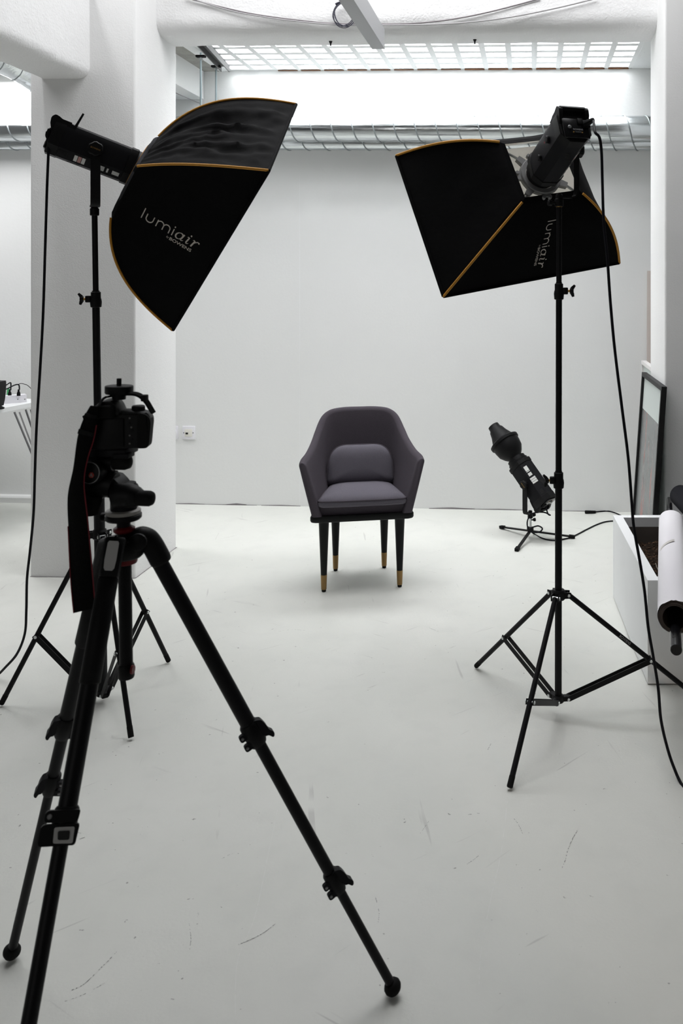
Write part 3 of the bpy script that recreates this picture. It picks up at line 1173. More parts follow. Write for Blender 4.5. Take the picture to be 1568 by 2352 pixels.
# left stand
pL = W(-1.388, 3.107, 0)
feetL = [G(3, 1622), G(387, 1523), G(301, 1700)]
topL = P(217, 486, 3.107)
stL, atL = light_stand('tall black light stand at left behind the camera tripod', pL + Vector((0, 0, .02)), topL, feetL, .597, .022,
                       [.995, 1.435], .60, [V(-1, .3, 0), V(-1, -.3, 0)], [.0185, .0128, .0098])

# mini stand of the background light
pM = W(.226, 5.06, 0)
msl = thing('floor_light_stand', 'low black three-legged floor stand near the back wall', 'stand', pM)
hubM = pM + Vector((0, 0, .045))
m_ = MB().lathe([(.016, 0), (.020, .004), (.020, .022), (.014, .026)], hubM, (0, 0, 1), 14)
m_.build('hub', 'black', msl)
MB().rod(hubM + Vector((0, 0, .02)), hubM + Vector((0, 0, .10)), .009, n=14).build('spigot', 'steel', msl)
MB().lathe([(.004, 0), (.004, .02), (.010, .021), (.010, .032)], hubM + Vector((0, 0, .065)), V(1, -.4, .2), 8).build('lock_knob', 'black', msl)
for ft in (G(1150, 1214), G(1186, 1267), G(1318, 1237)):
    e = ft + Vector((0, 0, .010))
    s_ = hubM + (ft - pM).normalized() * .014
    d_ = (e - s_).normalized()
    sdv = d_.cross(Vector((0, 0, 1))).normalized()
    upv = sdv.cross(d_)
    m_ = MB()
    m_.rings([[p + sdv * a + upv * b for a, b in ((-.008, -.004), (.008, -.004), (.008, .004), (-.008, .004))] for p in (s_, e)])
    lg = m_.build('leg', 'black', msl, smooth=0)
    m_ = MB()
    m_.rings([[p + sdv * a + upv * b for a, b in ((-.011, -.008), (.011, -.008), (.011, .008), (-.011, .008))] for p in (e.lerp(s_, .12), e + d_ * .004)])
    m_.build('rubber_foot', 'rubber', lg, smooth=0)


# ------------------------------------------------------------------ FLASH HEADS
def flash_head(label, pivot, fwd, right, strap_len, stand_top, reflector=False, side_text=True):
    fwd = fwd.normalized()
    right = (right - fwd * right.dot(fwd)).normalized()
    up = right.cross(fwd).normalized()
    R = Matrix((right, fwd, up)).transposed().to_4x4()
    T = Matrix.Translation(pivot) @ R
    t = thing('flash_head', label, 'studio light', pivot - Vector((0, 0, .07)), 'studio flash heads')

    def mb():
        x = MB()
        x.M = T
        return x
    prof = [(-.026, -.066), (.026, -.066), (.056, -.036), (.058, .030), (.050, .050), (.036, .058), (-.036, .058), (-.050, .050), (-.058, .030), (-.056, -.036)]

    def ring(y, k=1.0, dz=0.0):
        return [Vector((x * k, y, z * k + dz)) for x, z in prof]
    mb().rings([ring(-.125), ring(.125)]).build('body', 'dgrey', t, smooth=30)
    mb().rings([ring(-.148, .96), ring(-.146, 1.01), ring(-.112, 1.03), ring(-.110, 1.0)]).build('rear_cap', 'black', t, smooth=30)
    mb().rings([ring(.108, 1.0), ring(.110, 1.05), ring(.132, 1.05), ring(.136, .98)]).build('front_band', 'black', t, smooth=30)
    mb().lathe([(.060, .130), (.062, .135), (.062, .150), (.056, .152), (.056, .170)], (0, 0, 0), (0, 1, 0), 28).build('bayonet', 'black', t, smooth=40)
    # handle at the rear top: two cheeks and a grip bar
    cheek = [(-.080, .050), (-.100, .055), (-.116, .058), (-.130, .059), (-.142, .064), (-.153, .066), (-.161, .060), (-.165, .050), (-.162, .032), (-.154, .015), (-.148, .0), (-.10, .03)]
    hd = mb()
    for s in (-1, 1):
        hd.prism([Vector((s * .040, y, z)) for y, z in cheek], (s * .014, 0, 0))
    hd.rings([[Vector((x, y, z)) for y, z in ((-.140, .058), (-.148, .066), (-.158, .066), (-.165, .056), (-.157, .047))] for x in (-.045, .045)])
    hd.build('handle', 'black', t, smooth=30)
    # rear panel
    rp = mb().box((0, -.152, -.018), (.092, .006, .074), .002).build('rear_panel', 'black_gloss', t)
    mb().box((.018, -.157, .008), (.018, .005, .022), .001).build('power_switch', 'black', rp)
    mb().box((.038, -.158, -.002), (.024, .008, .026), .001).build('mains_inlet', 'black_matt', rp)
    mb().lathe([(.0065, 0), (.0065, .004), (.0035, .0045), (.0035, .002)], (-.024, -.155, -.016), (0, -1, 0), 14).build('sync_jack', 'steel', rp)
    mb().box((.004, -.156, -.034), (.022, .003, .006)).build('data_port', 'dark', rp, smooth=0)
    for x in (-.012, .019):
        mb().lathe([(.003, 0), (.002, .002)], (x, -.155, -.034), (0, -1, 0), 8).build('screw', 'brass', rp)
    vs, fs = text_mesh('BOWENS', .0085)
    mb().raw([Vector((-.012 + v.x, -.1556, -.026 + v.y)) for v in vs], fs).build('rear_print', 'tinyprint', rp, smooth=0)
    m_ = mb()
    for k in range(9):
        m_.box((-.034 + k * .0085, -.125, .060), (.004, .05, .004))
    m_.build('top_vent', 'dark', t, smooth=0)
    # control side (left): dials, slider and scale marks
    for y, z, r in ((-.055, .0, .0135), (.030, -.018, .011)):
        mb().lathe([(r, 0), (r, .010), (r * .8, .013)], (-.054, y, z), (-1, 0, 0), 16).build('dial', 'black', t)
    mb().box((-.0555, -.025, .012), (.004, .014, .012)).build('red_button', 'red', t, smooth=0)
    m_ = mb()
    for k in range(10):
        m_.box((-.0553, -.095 + k * .014, .028), (.001, .004, .0022))
        m_.box((-.0553, -.080 + k * .013, -.030 + (k % 3) * .004), (.001, .003, .002))
    m_.build('scale_marks', 'tinyprint', t, smooth=0)
    # underside vent slits, and stickers on the right lower facet
    m_ = mb()
    for k in range(6):
        m_.box((.004 + k * .003 - .008, -.072 + k * .0075, -.0662), (.022, .0032, .002), 0, Matrix.Rotation(math.radians(20), 3, 'Z'))
    m_.box((.0, .095, -.0662), (.0012, .24 - .19, .001))
    m_.build('side_vent', 'dark', t, smooth=0)
    fr = Matrix.Rotation(math.radians(-45), 3, 'Y')
    fc = Vector((.0413, 0, -.0513)) + Vector((.7071, 0, -.7071)) * .0004
    for y, w, l, mm in ((.088, .016, .024, 'sticker'), (.060, .018, .006, 'sticker'), (.038, .020, .022, 'sticker'), (-.022, .026, .011, 'sticker'), (-.035, .026, .011, 'pinksticker'), (-.048, .026, .011, 'sticker')):
        if reflector:
            y, w, l = {.088: (.070, .022, .030), .060: (.050, .022, .005), .038: (.030, .022, .020)}.get(y, (y + .025, .034, .011))
            mm = 'sticker'
        mb().box(fc + Vector((0, y, 0)), (w, l, .0008), 0, fr).build('sticker', mm, t, smooth=0)
    m_ = mb()
    for a_i in range(5):
        for b_i in range(7):
            q_ = (a_i - 2) * .0042
            m_.box(fc + Vector((.7071 * q_, -.078 - b_i * .0045, .7071 * q_)), (.0026, .0026, .001), 0, fr)
    m_.build('speaker_holes', 'dark', t, smooth=0)
    # yoke: strap on the right side, foot bar under the head, clamp on the spigot
    hr = Vector((right.x, right.y, 0)).normalized()
    hp = Vector((-hr.y, hr.x, 0))
    s0 = pivot + hr * .070
    zb = pivot.z - strap_len
    y_ = MB()
    w = .016

    def strap(path, wv):
        rs = []
        for i, p in enumerate(path):
            tg = (path[min(i + 1, len(path) - 1)] - path[max(i - 1, 0)]).normalized()
            nv = tg.cross(wv).normalized() * .0028
            rs.append([p - wv * w - nv, p + wv * w - nv, p + wv * w + nv, p - wv * w + nv])
        y_.rings(rs)
    cx = Vector((stand_top.x, stand_top.y, zb))
    strap([s0 + Vector((0, 0, .018)), s0 + Vector((0, 0, -strap_len + .03)), s0 + Vector((0, 0, -strap_len + .012)) - hr * .003, s0 + Vector((0, 0, -strap_len + .003)) - hr * .010, s0 + Vector((0, 0, -strap_len)) - hr * .022, cx], hp)
    yk = y_.build('yoke', 'black', t, smooth=40)
    kn = MB()
    kr = .026
    pts = []
    for sec, rr in ((0, .9), (.006, 1.0), (.014, 1.0), (.018, .86)):
        pts.append([s0 + hr * (.003 + sec) + (hp * math.cos(a) + Vector((0, 0, 1)) * math.sin(a)) * kr * rr * (1.0 if i % 3 else .9) for i, a in enumerate([2 * PI * i / 18 for i in range(18)])])
    kn.rings(pts)
    kb = kn.build('tilt_knob', 'black', yk, smooth=30)
    vs, fs = text_mesh('BOWENS', .008)
    ex = (-hp if False else hp)
    ang = math.atan2(fwd.z, fwd.dot(hp)) if abs(fwd.dot(hp)) > .2 else 0.0
    sgn = 1 if hp.dot(Vector((0, 0, 1)).cross(hr)) > 0 else -1
    tx_ = Vector((0, 0, 1)).cross(hr).normalized()
    fx = (fwd - hr * fwd.dot(hr)).normalized()
    fy = hr.cross(fx)
    MB().raw([s0 + hr * .0216 + fx * (v.x - .017) + fy * (v.y - .003) for v in vs], fs).build('knob_print', 'brass', kb, smooth=0)
    MB().lathe([(.014, -.032), (.0155, -.03), (.0155, -.008), (.012, -.004), (.012, .008), (.009, .012)], cx, (0, 0, 1), 16).build('spigot_clamp', 'black', yk)
    MB().lathe([(.005, 0), (.005, .014), (.011, .016), (.011, .028), (.008, .03)], cx + Vector((0, 0, -.02)) - hr * .012, -hr, 10).build('clamp_knob', 'black', yk)
    if reflector:
        m_ = mb()
        m_.lathe([(.050, .150), (.052, .162), (.044, .166), (.044, .182), (.060, .200), (.078, .228), (.084, .262), (.0845, .285)], (0, 0, 0), (0, 1, 0), 36, cap=False)
        m_.build('bowl_reflector', 'black', t, smooth=50)
        m_ = mb()
        m_.lathe([(.0845, .283), (.092, .286), (.093, .300), (.084, .306), (.071, .312), (.052, .355), (.044, .385), (.036, .395), (.034, .418), (.030, .420), (.028, .40)], (0, 0, 0), (0, 1, 0), 36, cap=False)
        m_.lathe([(.0001, .398), (.029, .398)], (0, 0, 0), (0, 1, 0), 24, cap=False)
        m_.build('snoot', 'black', t, smooth=40)
    else:
        # slim sensor lever on the top left edge
        mb().tube([(.040, -.085, .052), (.044, -.083, .068), (.046, -.078, .105)], [.005, .004, .0035], 8).build('slave_sensor', 'black', t)
    return t, T


fL = V(.83, .40, -.335)
rL = fL.normalized().cross(Vector((0, 0, 1)))
pvL = P(218, 349, 3.107)
headL, TL_ = flash_head('black flash head in profile on the left stand before the pillar', pvL, fL, rL, .195, topL)
fR = V(-.30, .857, -.42)
rR = fR.normalized().cross(Vector((0, 0, 1)))
pvR = P(1281, 343, 3.0)
headR, TR_ = flash_head('black flash head seen from behind on the right stand, controls showing', pvR, fR, rR, .165, topR)
fM = V(-.54, .45, .71)
rM = V(-.64, -.77, 0)
pvM = P(1222, 1108, 5.06)
headM, TM_ = flash_head('small black flash head with snoot pointing upward near the back wall', pvM, fM, rM, .175, hubM + Vector((0, 0, .1)), reflector=True)


# ------------------------------------------------------------------ SOFTBOXES
def softbox(label, rim, hole, ringc, axis, bulge, flap, txt, loc, slack=()):
    """rim, hole: four corners each, same order; ringc: centre of the speed ring"""
    t = thing('softbox', label, 'softbox', loc, 'rectangular softboxes')
    rc = sum(rim, Vector()) / 4
    hc = sum(hole, Vector()) / 4
    axis = axis.normalized()

    def rodp(i, v, k=1.0):
        h, r = hole[i], rim[i]
        out = (r - rc)
        out = (out - axis * out.dot(axis)).normalized()
        out = (out * .8 - axis * .6)
        return h.lerp(r, v) + out * bulge[i] * (4 * v * (1 - v)) * (1.25 - .5 * v) * k

    def panelfn(i, inner=0.0, sag=.022):
        j = (i + 1) % 4
        mid = (rim[i] + rim[j]) / 2 - rc
        mid = (mid - axis * mid.dot(axis)).normalized()

        def fn(u, v):
            a, b = rodp(i, v), rodp(j, v)
            p = a.lerp(b, u)
            s = 4 * u * (1 - u)
            p = p - mid * (sag * s * math.sin(PI * v) * .8 + inner)
            wr = mnoise.noise(p * 9) * .004 * s + mnoise.noise(p * 22) * .002 * s
            if i in slack:
                e = min(1, 6 * u * (1 - u)) * min(1, 5 * v + .3) * min(1, 9 * (1 - v))
                a_ = mnoise.noise(Vector((u * 7.5 + 1.3 * math.sin(v * 3.1), v * 1.7, 3.3)))
                b_ = mnoise.noise(Vector((u * 15 + v * 3, v * 3.6, 8.1)))
                c_ = mnoise.noise(Vector((u * 5 - v * 6, v * 5 + u * 2, 1.7)))
                wr += e * (.020 * (1 - abs(a_) * 2.4) + .007 * b_ + .007 * (1 - abs(c_) * 2)) - .012 * e
            return p + mid * wr
        return fn, mid
    trees = {}
    for i in range(4):
        fn, mid = panelfn(i)
        pn = MB()
        pn.slab(fn, 48 if i in slack else 18, 48 if i in slack else 18, lambda u, v, mid=mid: -mid * .003)
        ob = pn.build('panel', 'softblack', t, smooth=60)
        g_ = MB()
        g_.grid(fn, 24, 24)
        trees[i] = (BVHTree.FromPolygons(g_.v, g_.f), ob, mid)
        ln = MB()
        ln.slab(lambda u, v: fn(.02 + .96 * u, .03 + .92 * v) - mid * .009, 18, 18, lambda u, v: -mid * .001)
        ln.build('lining', 'lining', ob, smooth=60)
        path = [rodp(i, k / 22) for k in range(23)]
        out = (rim[i] - rc).normalized()
        MB().tube([p + (out - axis * .6).normalized() * .002 for p in path], .0046, 8).build('piping', 'orange', t, smooth=60)
    # rim band and diffuser
    m_ = MB()
    for i in range(4):
        j = (i + 1) % 4
        m_.tube([rim[i], rim[i].lerp(rim[j], .5), rim[j]], .0062, 8)
    m_.build('rim_edge', 'softblack', t, smooth=60)
    rr = [p.lerp(rc, .14) - axis * .03 for p in rim]
    MB().slab(lambda u, v: rr[0].lerp(rr[1], u).lerp(rr[3].lerp(rr[2], u), v), 2, 2, lambda u, v: -axis * .002).build('diffuser', 'sheer', t, smooth=0)
    # band round the rear opening
    m_ = MB()
    for i in range(4):
        j = (i + 1) % 4
        a, b = hole[i], hole[j]
        a2, b2 = hole[i].lerp(hc, .10) - axis * .008, hole[j].lerp(hc, .10) - axis * .008
        m_.slab(lambda u, v: a.lerp(b, u).lerp(a2.lerp(b2, u), v), 4, 2, lambda u, v: axis * .003)
    m_.build('opening_band', 'softblack', t, smooth=0)
    # speed ring with lugs, and the four rods
    sr = MB()
    sr.lathe([(.058, -.012), (.074, -.012), (.078, -.006), (.078, .008), (.070, .012), (.060, .012), (.058, -.012)], ringc, axis, 36, cap=False)
    for k in range(4):
        dv = (hole[k] - ringc)
        dv = (dv - axis * dv.dot(axis)).normalized()
        q = dv.cross(axis)
        sr.prism([ringc + dv * .070 - q * .014 - axis * .008, ringc + dv * .105 - q * .010 - axis * .008, ringc + dv * .105 + q * .010 - axis * .008, ringc + dv * .070 + q * .014 - axis * .008], axis * .018)
        d2 = (dv + q).normalized()
        q2 = d2.cross(axis)
        sr.prism([ringc + d2 * .070 - q2 * .020 - axis * .006, ringc + d2 * .088 - q2 * .016 - axis * .006, ringc + d2 * .088 + q2 * .016 - axis * .006, ringc + d2 * .070 + q2 * .020 - axis * .006], axis * .012)
        for sg in (-1, 1):
            sr.lathe([(.007, -.008), (.008, .004), (.007, .008)], ringc + d2 * .088 + q2 * .012 * sg, axis, 8)
    sr.build('speed_ring', 'castgrey', t, smooth=30)
    for k in range(4):
        dv = (hole[k] - ringc)
        dv = (dv - axis * dv.dot(axis)).normalized()
        a = ringc + dv * .100
        b = rodp(k, .12) - (rim[k] - rc).normalized() * .008
        MB().rod(a, a.lerp(b, .45), .0055, .005, n=8).build('rod_sleeve', 'steel', t)
        MB().tube([a.lerp(b, .4), b, rodp(k, .3) - (rim[k] - rc).normalized() * .012], .0024, 6).build('rod', 'black_matt', t)
    if flap:
        # loose cloth collar drawn in round the neck of the flash head
        m_ = MB()
        ring = []
        pts = []
        for i in range(4):
            j = (i + 1) % 4
            for k in range(8):
                pts.append(hole[i].lerp(hole[j], k / 8))
        inner = []
        for p in pts:
            dv = p - hc
            dv = (dv - axis * dv.dot(axis)).normalized()
            inner.append(ringc + dv * .088 - axis * .030)
        rs = []
        N = len(pts)
        for lv in range(7):
            tt = lv / 6
            rs.append([pts[k].lerp(inner[k], tt) + (pts[k] - hc).normalized() * (.012 * math.sin(PI * tt) + .006 * math.sin(k * 2.1) * math.sin(PI * tt)) - axis * .006 * math.sin(PI * tt) for k in range(N)])
        m_.rings([r for r in rs] + [[p + axis * .003 for p in r] for r in rs[::-1]], cap=False)
        m_.build('collar', 'softgrey', t, smooth=70)
        MB().tube(cr([p - axis * .002 for p in rs[6]], 3, True), .0036, 6, True).build('collar_piping', 'orange', t, smooth=60)
    # printed lettering laid on one panel
    pi_, org, ex, ey = txt
    tree, ob, mid = trees[pi_]
    lm = MB()
    for vs, fs in lettering():
        vv = []
        ok = True
        for v in vs:
            px = org[0] + ex[0] * v[0] + ey[0] * v[1]
            py = org[1] + ex[1] * v[0] + ey[1] * v[1]
            d = (P(px, py, 1.0) - cam.location).normalized()
            hit = tree.ray_cast(cam.location, d)
            if hit[0] is None:
                ok = False
                break
            vv.append(hit[0] + mid * .0016)
        if ok:
            lm.raw(vv, fs)
    if lm.v:
        lm.build('lettering', 'print', ob, smooth=0)
    return t


_LET = None


def stroke(pts, w):
    """flat ribbon along 2-D points, w = width or list of widths"""
    vs, fs = [], []
    n = len(pts)
    for i, p in enumerate(pts):
        a, b = pts[max(i - 1, 0)], pts[min(i + 1, n - 1)]
        dx, dy = b[0] - a[0], b[1] - a[1]
        l = math.hypot(dx, dy) or 1
        ww = (w[i] if isinstance(w, list) else w) / 2
        vs += [(p[0] - dy / l * ww, p[1] + dx / l * ww), (p[0] + dy / l * ww, p[1] - dx / l * ww)]
        if i:
            fs.append((2 * i - 2, 2 * i - 1, 2 * i + 1, 2 * i))
    return vs, fs


def arc2(cx, cy, rx, ry, a0, a1, n=12):
    return [(cx + rx * math.cos(math.radians(a0 + (a1 - a0) * k / n)), cy + ry * math.sin(math.radians(a0 + (a1 - a0) * k / n))) for k in range(n + 1)]


def lettering():
    """the softbox wordmark: thin upright 'lumi', heavy slanted 'air', small 'by BOWENS' beneath; unit = ascender height"""
    global _LET
    if _LET:
        return _LET
    L = []
    w = .105
    L.append(stroke([(0, 0), (0, 1)], w))
    L.append(stroke([(.42, .66), (.42, .30)] + arc2(.79, .30, .37, .30, 180, 360, 14)[1:] + [(1.16, .66)], w))
    L.append(stroke([(1.58, 0), (1.58, .66)], w))
    L.append(stroke([(1.58, .32)] + arc2(1.92, .36, .34, .30, 180, 0, 12) + [(2.26, 0)], w))
    L.append(stroke([(2.26, .36)] + arc2(2.60, .36, .34, .30, 180, 0, 12)[1:] + [(2.94, 0)], w))
    L.append(stroke([(3.30, 0), (3.30, .64)], w))
    L.append(stroke([(3.25, .85), (3.37, .85)], .13))
    # air
    sh = .26

    def sl(p):
        return [(x + y * sh, y) for x, y in p]
    ws = [.05 + .10 * abs(math.cos(math.radians(200 + 360 * k / 24 - 20))) for k in range(25)]
    L.append(stroke(sl(arc2(3.92, .33, .33, .31, 20, 380, 24)), ws))
    L.append(stroke(sl([(4.26, .66), (4.24, .40), (4.22, .12), (4.30, .03), (4.42, .06), (4.48, .14)]), [.15, .16, .14, .09, .06, .03]))
    L.append(stroke(sl([(4.60, .60), (4.70, .66), (4.80, .62), (4.80, .40), (4.79, .12), (4.86, .03), (4.98, .06), (5.05, .15)]), [.03, .08, .14, .15, .14, .09, .06, .03]))
    L.append(stroke(sl([(4.76, .88), (4.90, .88)]), .14))
    L.append(stroke(sl([(5.20, .60), (5.30, .66), (5.41, .62), (5.40, .30), (5.38, 0)]), [.03, .08, .14, .16, .16]))
    L.append(stroke(sl([(5.42, .36), (5.52, .54), (5.68, .66), (5.84, .64), (5.88, .54)]), [.08, .09, .10, .12, .14]))
    # by BOWENS
    vs, fs = text_mesh('BOWENS', .40, 0, .006)
    xs = [v.x for v in vs]
    k = 2.36 / (max(xs) - min(xs))
    L.append(([(3.28 + (v.x - min(xs)) * k, -.47 + v.y) for v in vs], fs))
    vs, fs = text_mesh('by', .27, .3)
    L.append(([(2.92 + v.x, -.40 + v.y) for v in vs], fs))
    _LET = L
    return L


def corners(c3, ds, sc):
    a, b, c = [P(px, py, d * sc) for (px, py), d in zip(c3, ds)]
    return a, b, c, a + c - b


# left: A far top, B near middle, C bottom, E hidden
A1, B1, C1, E1 = corners(((680, 240), (617, 392), (397, 758)), (3.462, 2.959, 3.306), .975)
axL = -(A1 - B1).cross(C1 - B1).normalized()
if axL.x < 0:
    axL = -axL
hcL = P(312, 403, 3.165)
e1, e2 = (A1 - B1).normalized(), (C1 - B1).normalized()
hl = [hcL + e1 * .125 - e2 * .115, hcL - e1 * .125 - e2 * .115, hcL - e1 * .125 + e2 * .125, hcL + e1 * .125 + e2 * .125]
ringL = TL_ @ Vector((0, .178, 0))
softbox('black orange-piped softbox in profile on the left, cloth collar closed', [A1, B1, C1, E1], hl, ringL, axL, [.075, .02, .06, .06], True,
        (1, (324.2, 499.5), (21.0, 12.2), (10.9, -21.6)), hcL, slack=(0,))
# right: A top left, B bottom left, C bottom right, E behind the head
A2, B2, C2, E2 = corners(((910, 358), (1018, 681), (1421, 604)), (3.374, 3.202, 3.569), .97)
axR = (A2 - B2).cross(C2 - B2).normalized()
if axR.y < 0:
    axR = -axR
hcR = P(1243, 386, 3.17)
e1, e2 = (A2 - B2).normalized(), (C2 - B2).normalized()
hr_ = [hcR + e1 * .123 - e2 * .128, hcR - e1 * .123 - e2 * .128, hcR - e1 * .123 + e2 * .128, hcR + e1 * .123 + e2 * .128]
ringR = TR_ @ Vector((0, .178, 0))
softbox('black orange-piped softbox seen from behind on the right, rear open', [A2, B2, C2, E2], hr_, ringR, fR.normalized(), [.034, .012, .04, .04], False,
        (1, (1257.5, 508), (-4.15, 17.8), (18.7, -3.7)), hcR)


# ------------------------------------------------------------------ CABLES
def cable(name, pts, r, label, m='cable', n=8):
    o = MB().tube(cr(pts, 8), r, n).build(name, m)
    return tag(o, label, 'cable')


def floorpt(px, py, r=.0045):
    return G(px, py, r)


t = cable('power_cable', [TL_ @ Vector((.046, -.160, .0)), P(107, 312, 3.0), P(110, 322, 3.0), P(111, 350, 3.01), P(108, 430, 3.02), P(104, 560, 3.03), P(99, 720, 3.04), P(92, 850, 3.06), P(84, 980, 3.08), P(80, 1090, 3.1), P(77, 1180, 3.12), P(69, 1265, 3.15), P(62, 1330, 3.18), P(60.5, 1400, 3.2), P(57, 1455, 3.22), P(40, 1500, 3.24), P(15, 1530, 3.26), P(-12, 1555, 3.28), floorpt(-60, 1580), floorpt(-140, 1590)], .0046,
          'long black power cable hanging down from the left flash head')
t = cable('power_cable', [TR_ @ Vector((.038, -.160, -.002)), TR_ @ Vector((.05, -.185, -.004)), P(1366, 303, 2.80), P(1376, 316, 2.80), P(1381, 350, 2.80), P(1383, 420, 2.80), P(1386, 510, 2.79), P(1394, 590, 2.78), P(1401, 690, 2.77), P(1411, 800, 2.76), P(1427, 930, 2.75), P(1442, 1050, 2.74), P(1450, 1150, 2.73), P(1455, 1210, 2.72), P(1469, 1290, 2.71), P(1480, 1360, 2.70), P(1488, 1440, 2.69), P(1500, 1510, 2.68), P(1511, 1580, 2.67), P(1517, 1650, 2.66), P(1530, 1710, 2.66), P(1546, 1760, 2.63), P(1568, 1806, 2.585), floorpt(1610, 1850), floorpt(1680, 1880)], .0046,
          'long black power cable hanging from the right flash head past the planter')
MB().rod(TR_ @ Vector((.036, -.158, -.002)), TR_ @ Vector((.052, -.190, -.004)), .012, .008, n=10, bev=.003).build('plug', 'black', t)
cable('power_cable', [TM_ @ Vector((.02, -.155, 0)), TM_ @ Vector((.02, -.20, .02)), P(1263, 1183, 4.98), P(1250, 1177, 5.0), P(1232, 1177, 5.02), P(1219, 1182, 5.03), P(1211, 1196, 5.0), P(1212, 1212, 4.98), P(1222, 1222, 4.98), P(1238, 1222, 4.98), P(1245, 1214, 5.0), P(1234, 1208, 5.04), P(1216, 1216, 5.0), floorpt(1226, 1226), floorpt(1247, 1237), floorpt(1272, 1241), floorpt(1296, 1238), floorpt(1318, 1231), floorpt(1345, 1217), floorpt(1370, 1205), floorpt(1392, 1198), floorpt(1420, 1196)], .0042,
      'thin black cable looped under the small floor light and along the floor')
t = cable('extension_lead', [floorpt(1366, 1176), floorpt(1380, 1174.5), floorpt(1396, 1174), floorpt(1412, 1178), floorpt(1428, 1185)], .004,
          'short black lead with a socket end at the back wall foot')
MB().rod(floorpt(1343, 1176, .011), floorpt(1368, 1176, .009), .011, .009, n=12, bev=.003).build('socket_end', 'rubber', t)

# ------------------------------------------------------------------ PLANTER
PN, PF = G(1487, 1573), G(1407.5, 1371)
pd = (PF - PN)
plen = pd.length
pd = pd.normalized()
ps = Vector((pd.y, -pd.x, 0))
pw, ph, pt = .44, .388, .042
planter = thing('planter', 'long white rectangular planter box with bare soil at right', 'planter', PN + pd * plen / 2 + ps * pw / 2)


def pp(a, b, z):
    return PN + pd * a + ps * b + Vector((0, 0, z))


m_ = MB()
o4 = [(0, 0), (0, pw), (plen, pw), (plen, 0)]
i4 = [(pt, pt), (pt, pw - pt), (plen - pt, pw - pt), (plen - pt, pt)]
m_.rings([[pp(a, b, z) for a, b in q_] for q_, z in ((o4, .004), (o4, ph), (i4, ph), (i4, .33))], cap=False)
m_.build('box', 'planter', planter, smooth=0)
m_ = MB()
i5 = [(pt + .002, pt + .002), (pt + .002, pw - pt - .002), (plen - pt - .002, pw - pt - .002), (plen - pt - .002, pt + .002)]
m_.rings([[pp(a, b, z) for a, b in i5] for z in (.345, .20)], cap=False)
m_.build('inner_liner', 'liner', planter, smooth=0)


def soilz(u, v):
    p = pp(pt + .003 + u * (plen - 2 * pt - .006), pt + .003 + v * (pw - 2 * pt - .006), 0)
    return p + Vector((0, 0, .272 + .020 * mnoise.noise(p * 9) + .010 * mnoise.noise(p * 30) + .03 * (v - .5) * 0 - .03 * max(0, .2 - u)))


MB().grid(soilz, 70, 36).build('soil', 'soil', planter, smooth=0, kind='stuff')
m_ = MB()
for k in range(1000):
    u, v = random.random(), random.random() * .75
    c = soilz(u, v) + Vector((0, 0, .003))
    a = random.random() * PI
    l = random.uniform(.003, .010)
    d_ = Vector((math.cos(a), math.sin(a), random.uniform(-.4, .6))).normalized()
    s_ = Vector((-math.sin(a), math.cos(a), 0)) * random.uniform(.0015, .004)
    m_.raw([c - d_ * l - s_, c + d_ * l - s_ * .4, c + d_ * l + s_ * .4, c - d_ * l + s_, c + Vector((0, 0, .003))], [(0, 1, 4), (1, 2, 4), (2, 3, 4), (3, 0, 4), (0, 3, 2, 1)])
m_.build('bark_mulch', 'chip', planter, smooth=0, kind='stuff')
MB().tube(cr([P(1505, 1293, 3.45), P(1508, 1303, 3.44), P(1513, 1311, 3.43), P(1520, 1315, 3.42)], 4), .0016, 5).build('straw', 'straw', planter)

# ------------------------------------------------------------------ PAPER ROLLS AND POLES
r0, r1 = P(1549, 1417, 2.738), P(1541, 1199, 3.816)
roll = thing('paper_roll', 'thick roll of white backdrop paper resting on the planter', 'paper roll', r0.lerp(r1, .5) - Vector((0, 0, .052)))
ax_ = (r1 - r0).normalized()
_, u_, v_ = basis(ax_)
rs = []
NS = 46
for t_ in (0, .004, .008, .02, .2, .5, .8, 1.0):
    ring = []
    for k in range(NS):
        a = 2 * PI * k / NS
        rag = 0.0
        if t_ <= .008:
            rag = .010 * mnoise.noise(Vector((math.cos(a) * 3, math.sin(a) * 3, 1))) + .006 * mnoise.noise(Vector((math.cos(a) * 9, math.sin(a) * 9, 4)))
        ring.append(r0.lerp(r1, t_) + ax_ * (rag if t_ == 0 else rag * .5) + (u_ * math.cos(a) + v_ * math.sin(a)) * (.0535 + .0012 * math.sin(a * 3)))
    rs.append(ring)
inn = [[r0.lerp(r1, t_) + (u_ * math.cos(2 * PI * k / NS) + v_ * math.sin(2 * PI * k / NS)) * .045 for k in range(NS)] for t_ in (1.0, .012)]
MB().rings(rs + inn, cap=False).build('paper', 'paper', roll, smooth=50)
m_ = MB()
m_.lathe([(.0445, .020), (.0445, -.006), (.0375, -.008), (.0365, .20), (.0365, .9)], r0, ax_, 36, cap=False)
m_.lathe([(.0405, -.002), (.0515, .0), (.0515, .012)], r0, ax_, 36, cap=False)
m_.build('core_tube', 'cardboard', roll, smooth=40)
c_ = P(1537, 1272, 3.35)
MB().slab(lambda u, v: r0.lerp(r1, .52 + .025 * v + .05 * u) + (u_ * math.cos(.6 + 1.1 * u) + v_ * math.sin(.6 + 1.1 * u)) * .0545, 10, 1, lambda u, v: (u_ * math.cos(.6 + 1.1 * u) + v_ * math.sin(.6 + 1.1 * u)) * .0008).build('tape_strip', 'tape', roll, smooth=60)
t0_ = r0 + ax_ * .7 + Vector((0, 0, -.0185))
t1_ = P(1552.5, 1493, 2.585)
pole = thing('support_pole', 'glossy black tube poking out of the white paper roll', 'pole', t1_ - Vector((0, 0, .017)))
m_ = MB()
m_.lathe([(.0168, 0), (.0172, .002), (.0172, (t0_ - t1_).length)], t1_, t0_ - t1_, 28)
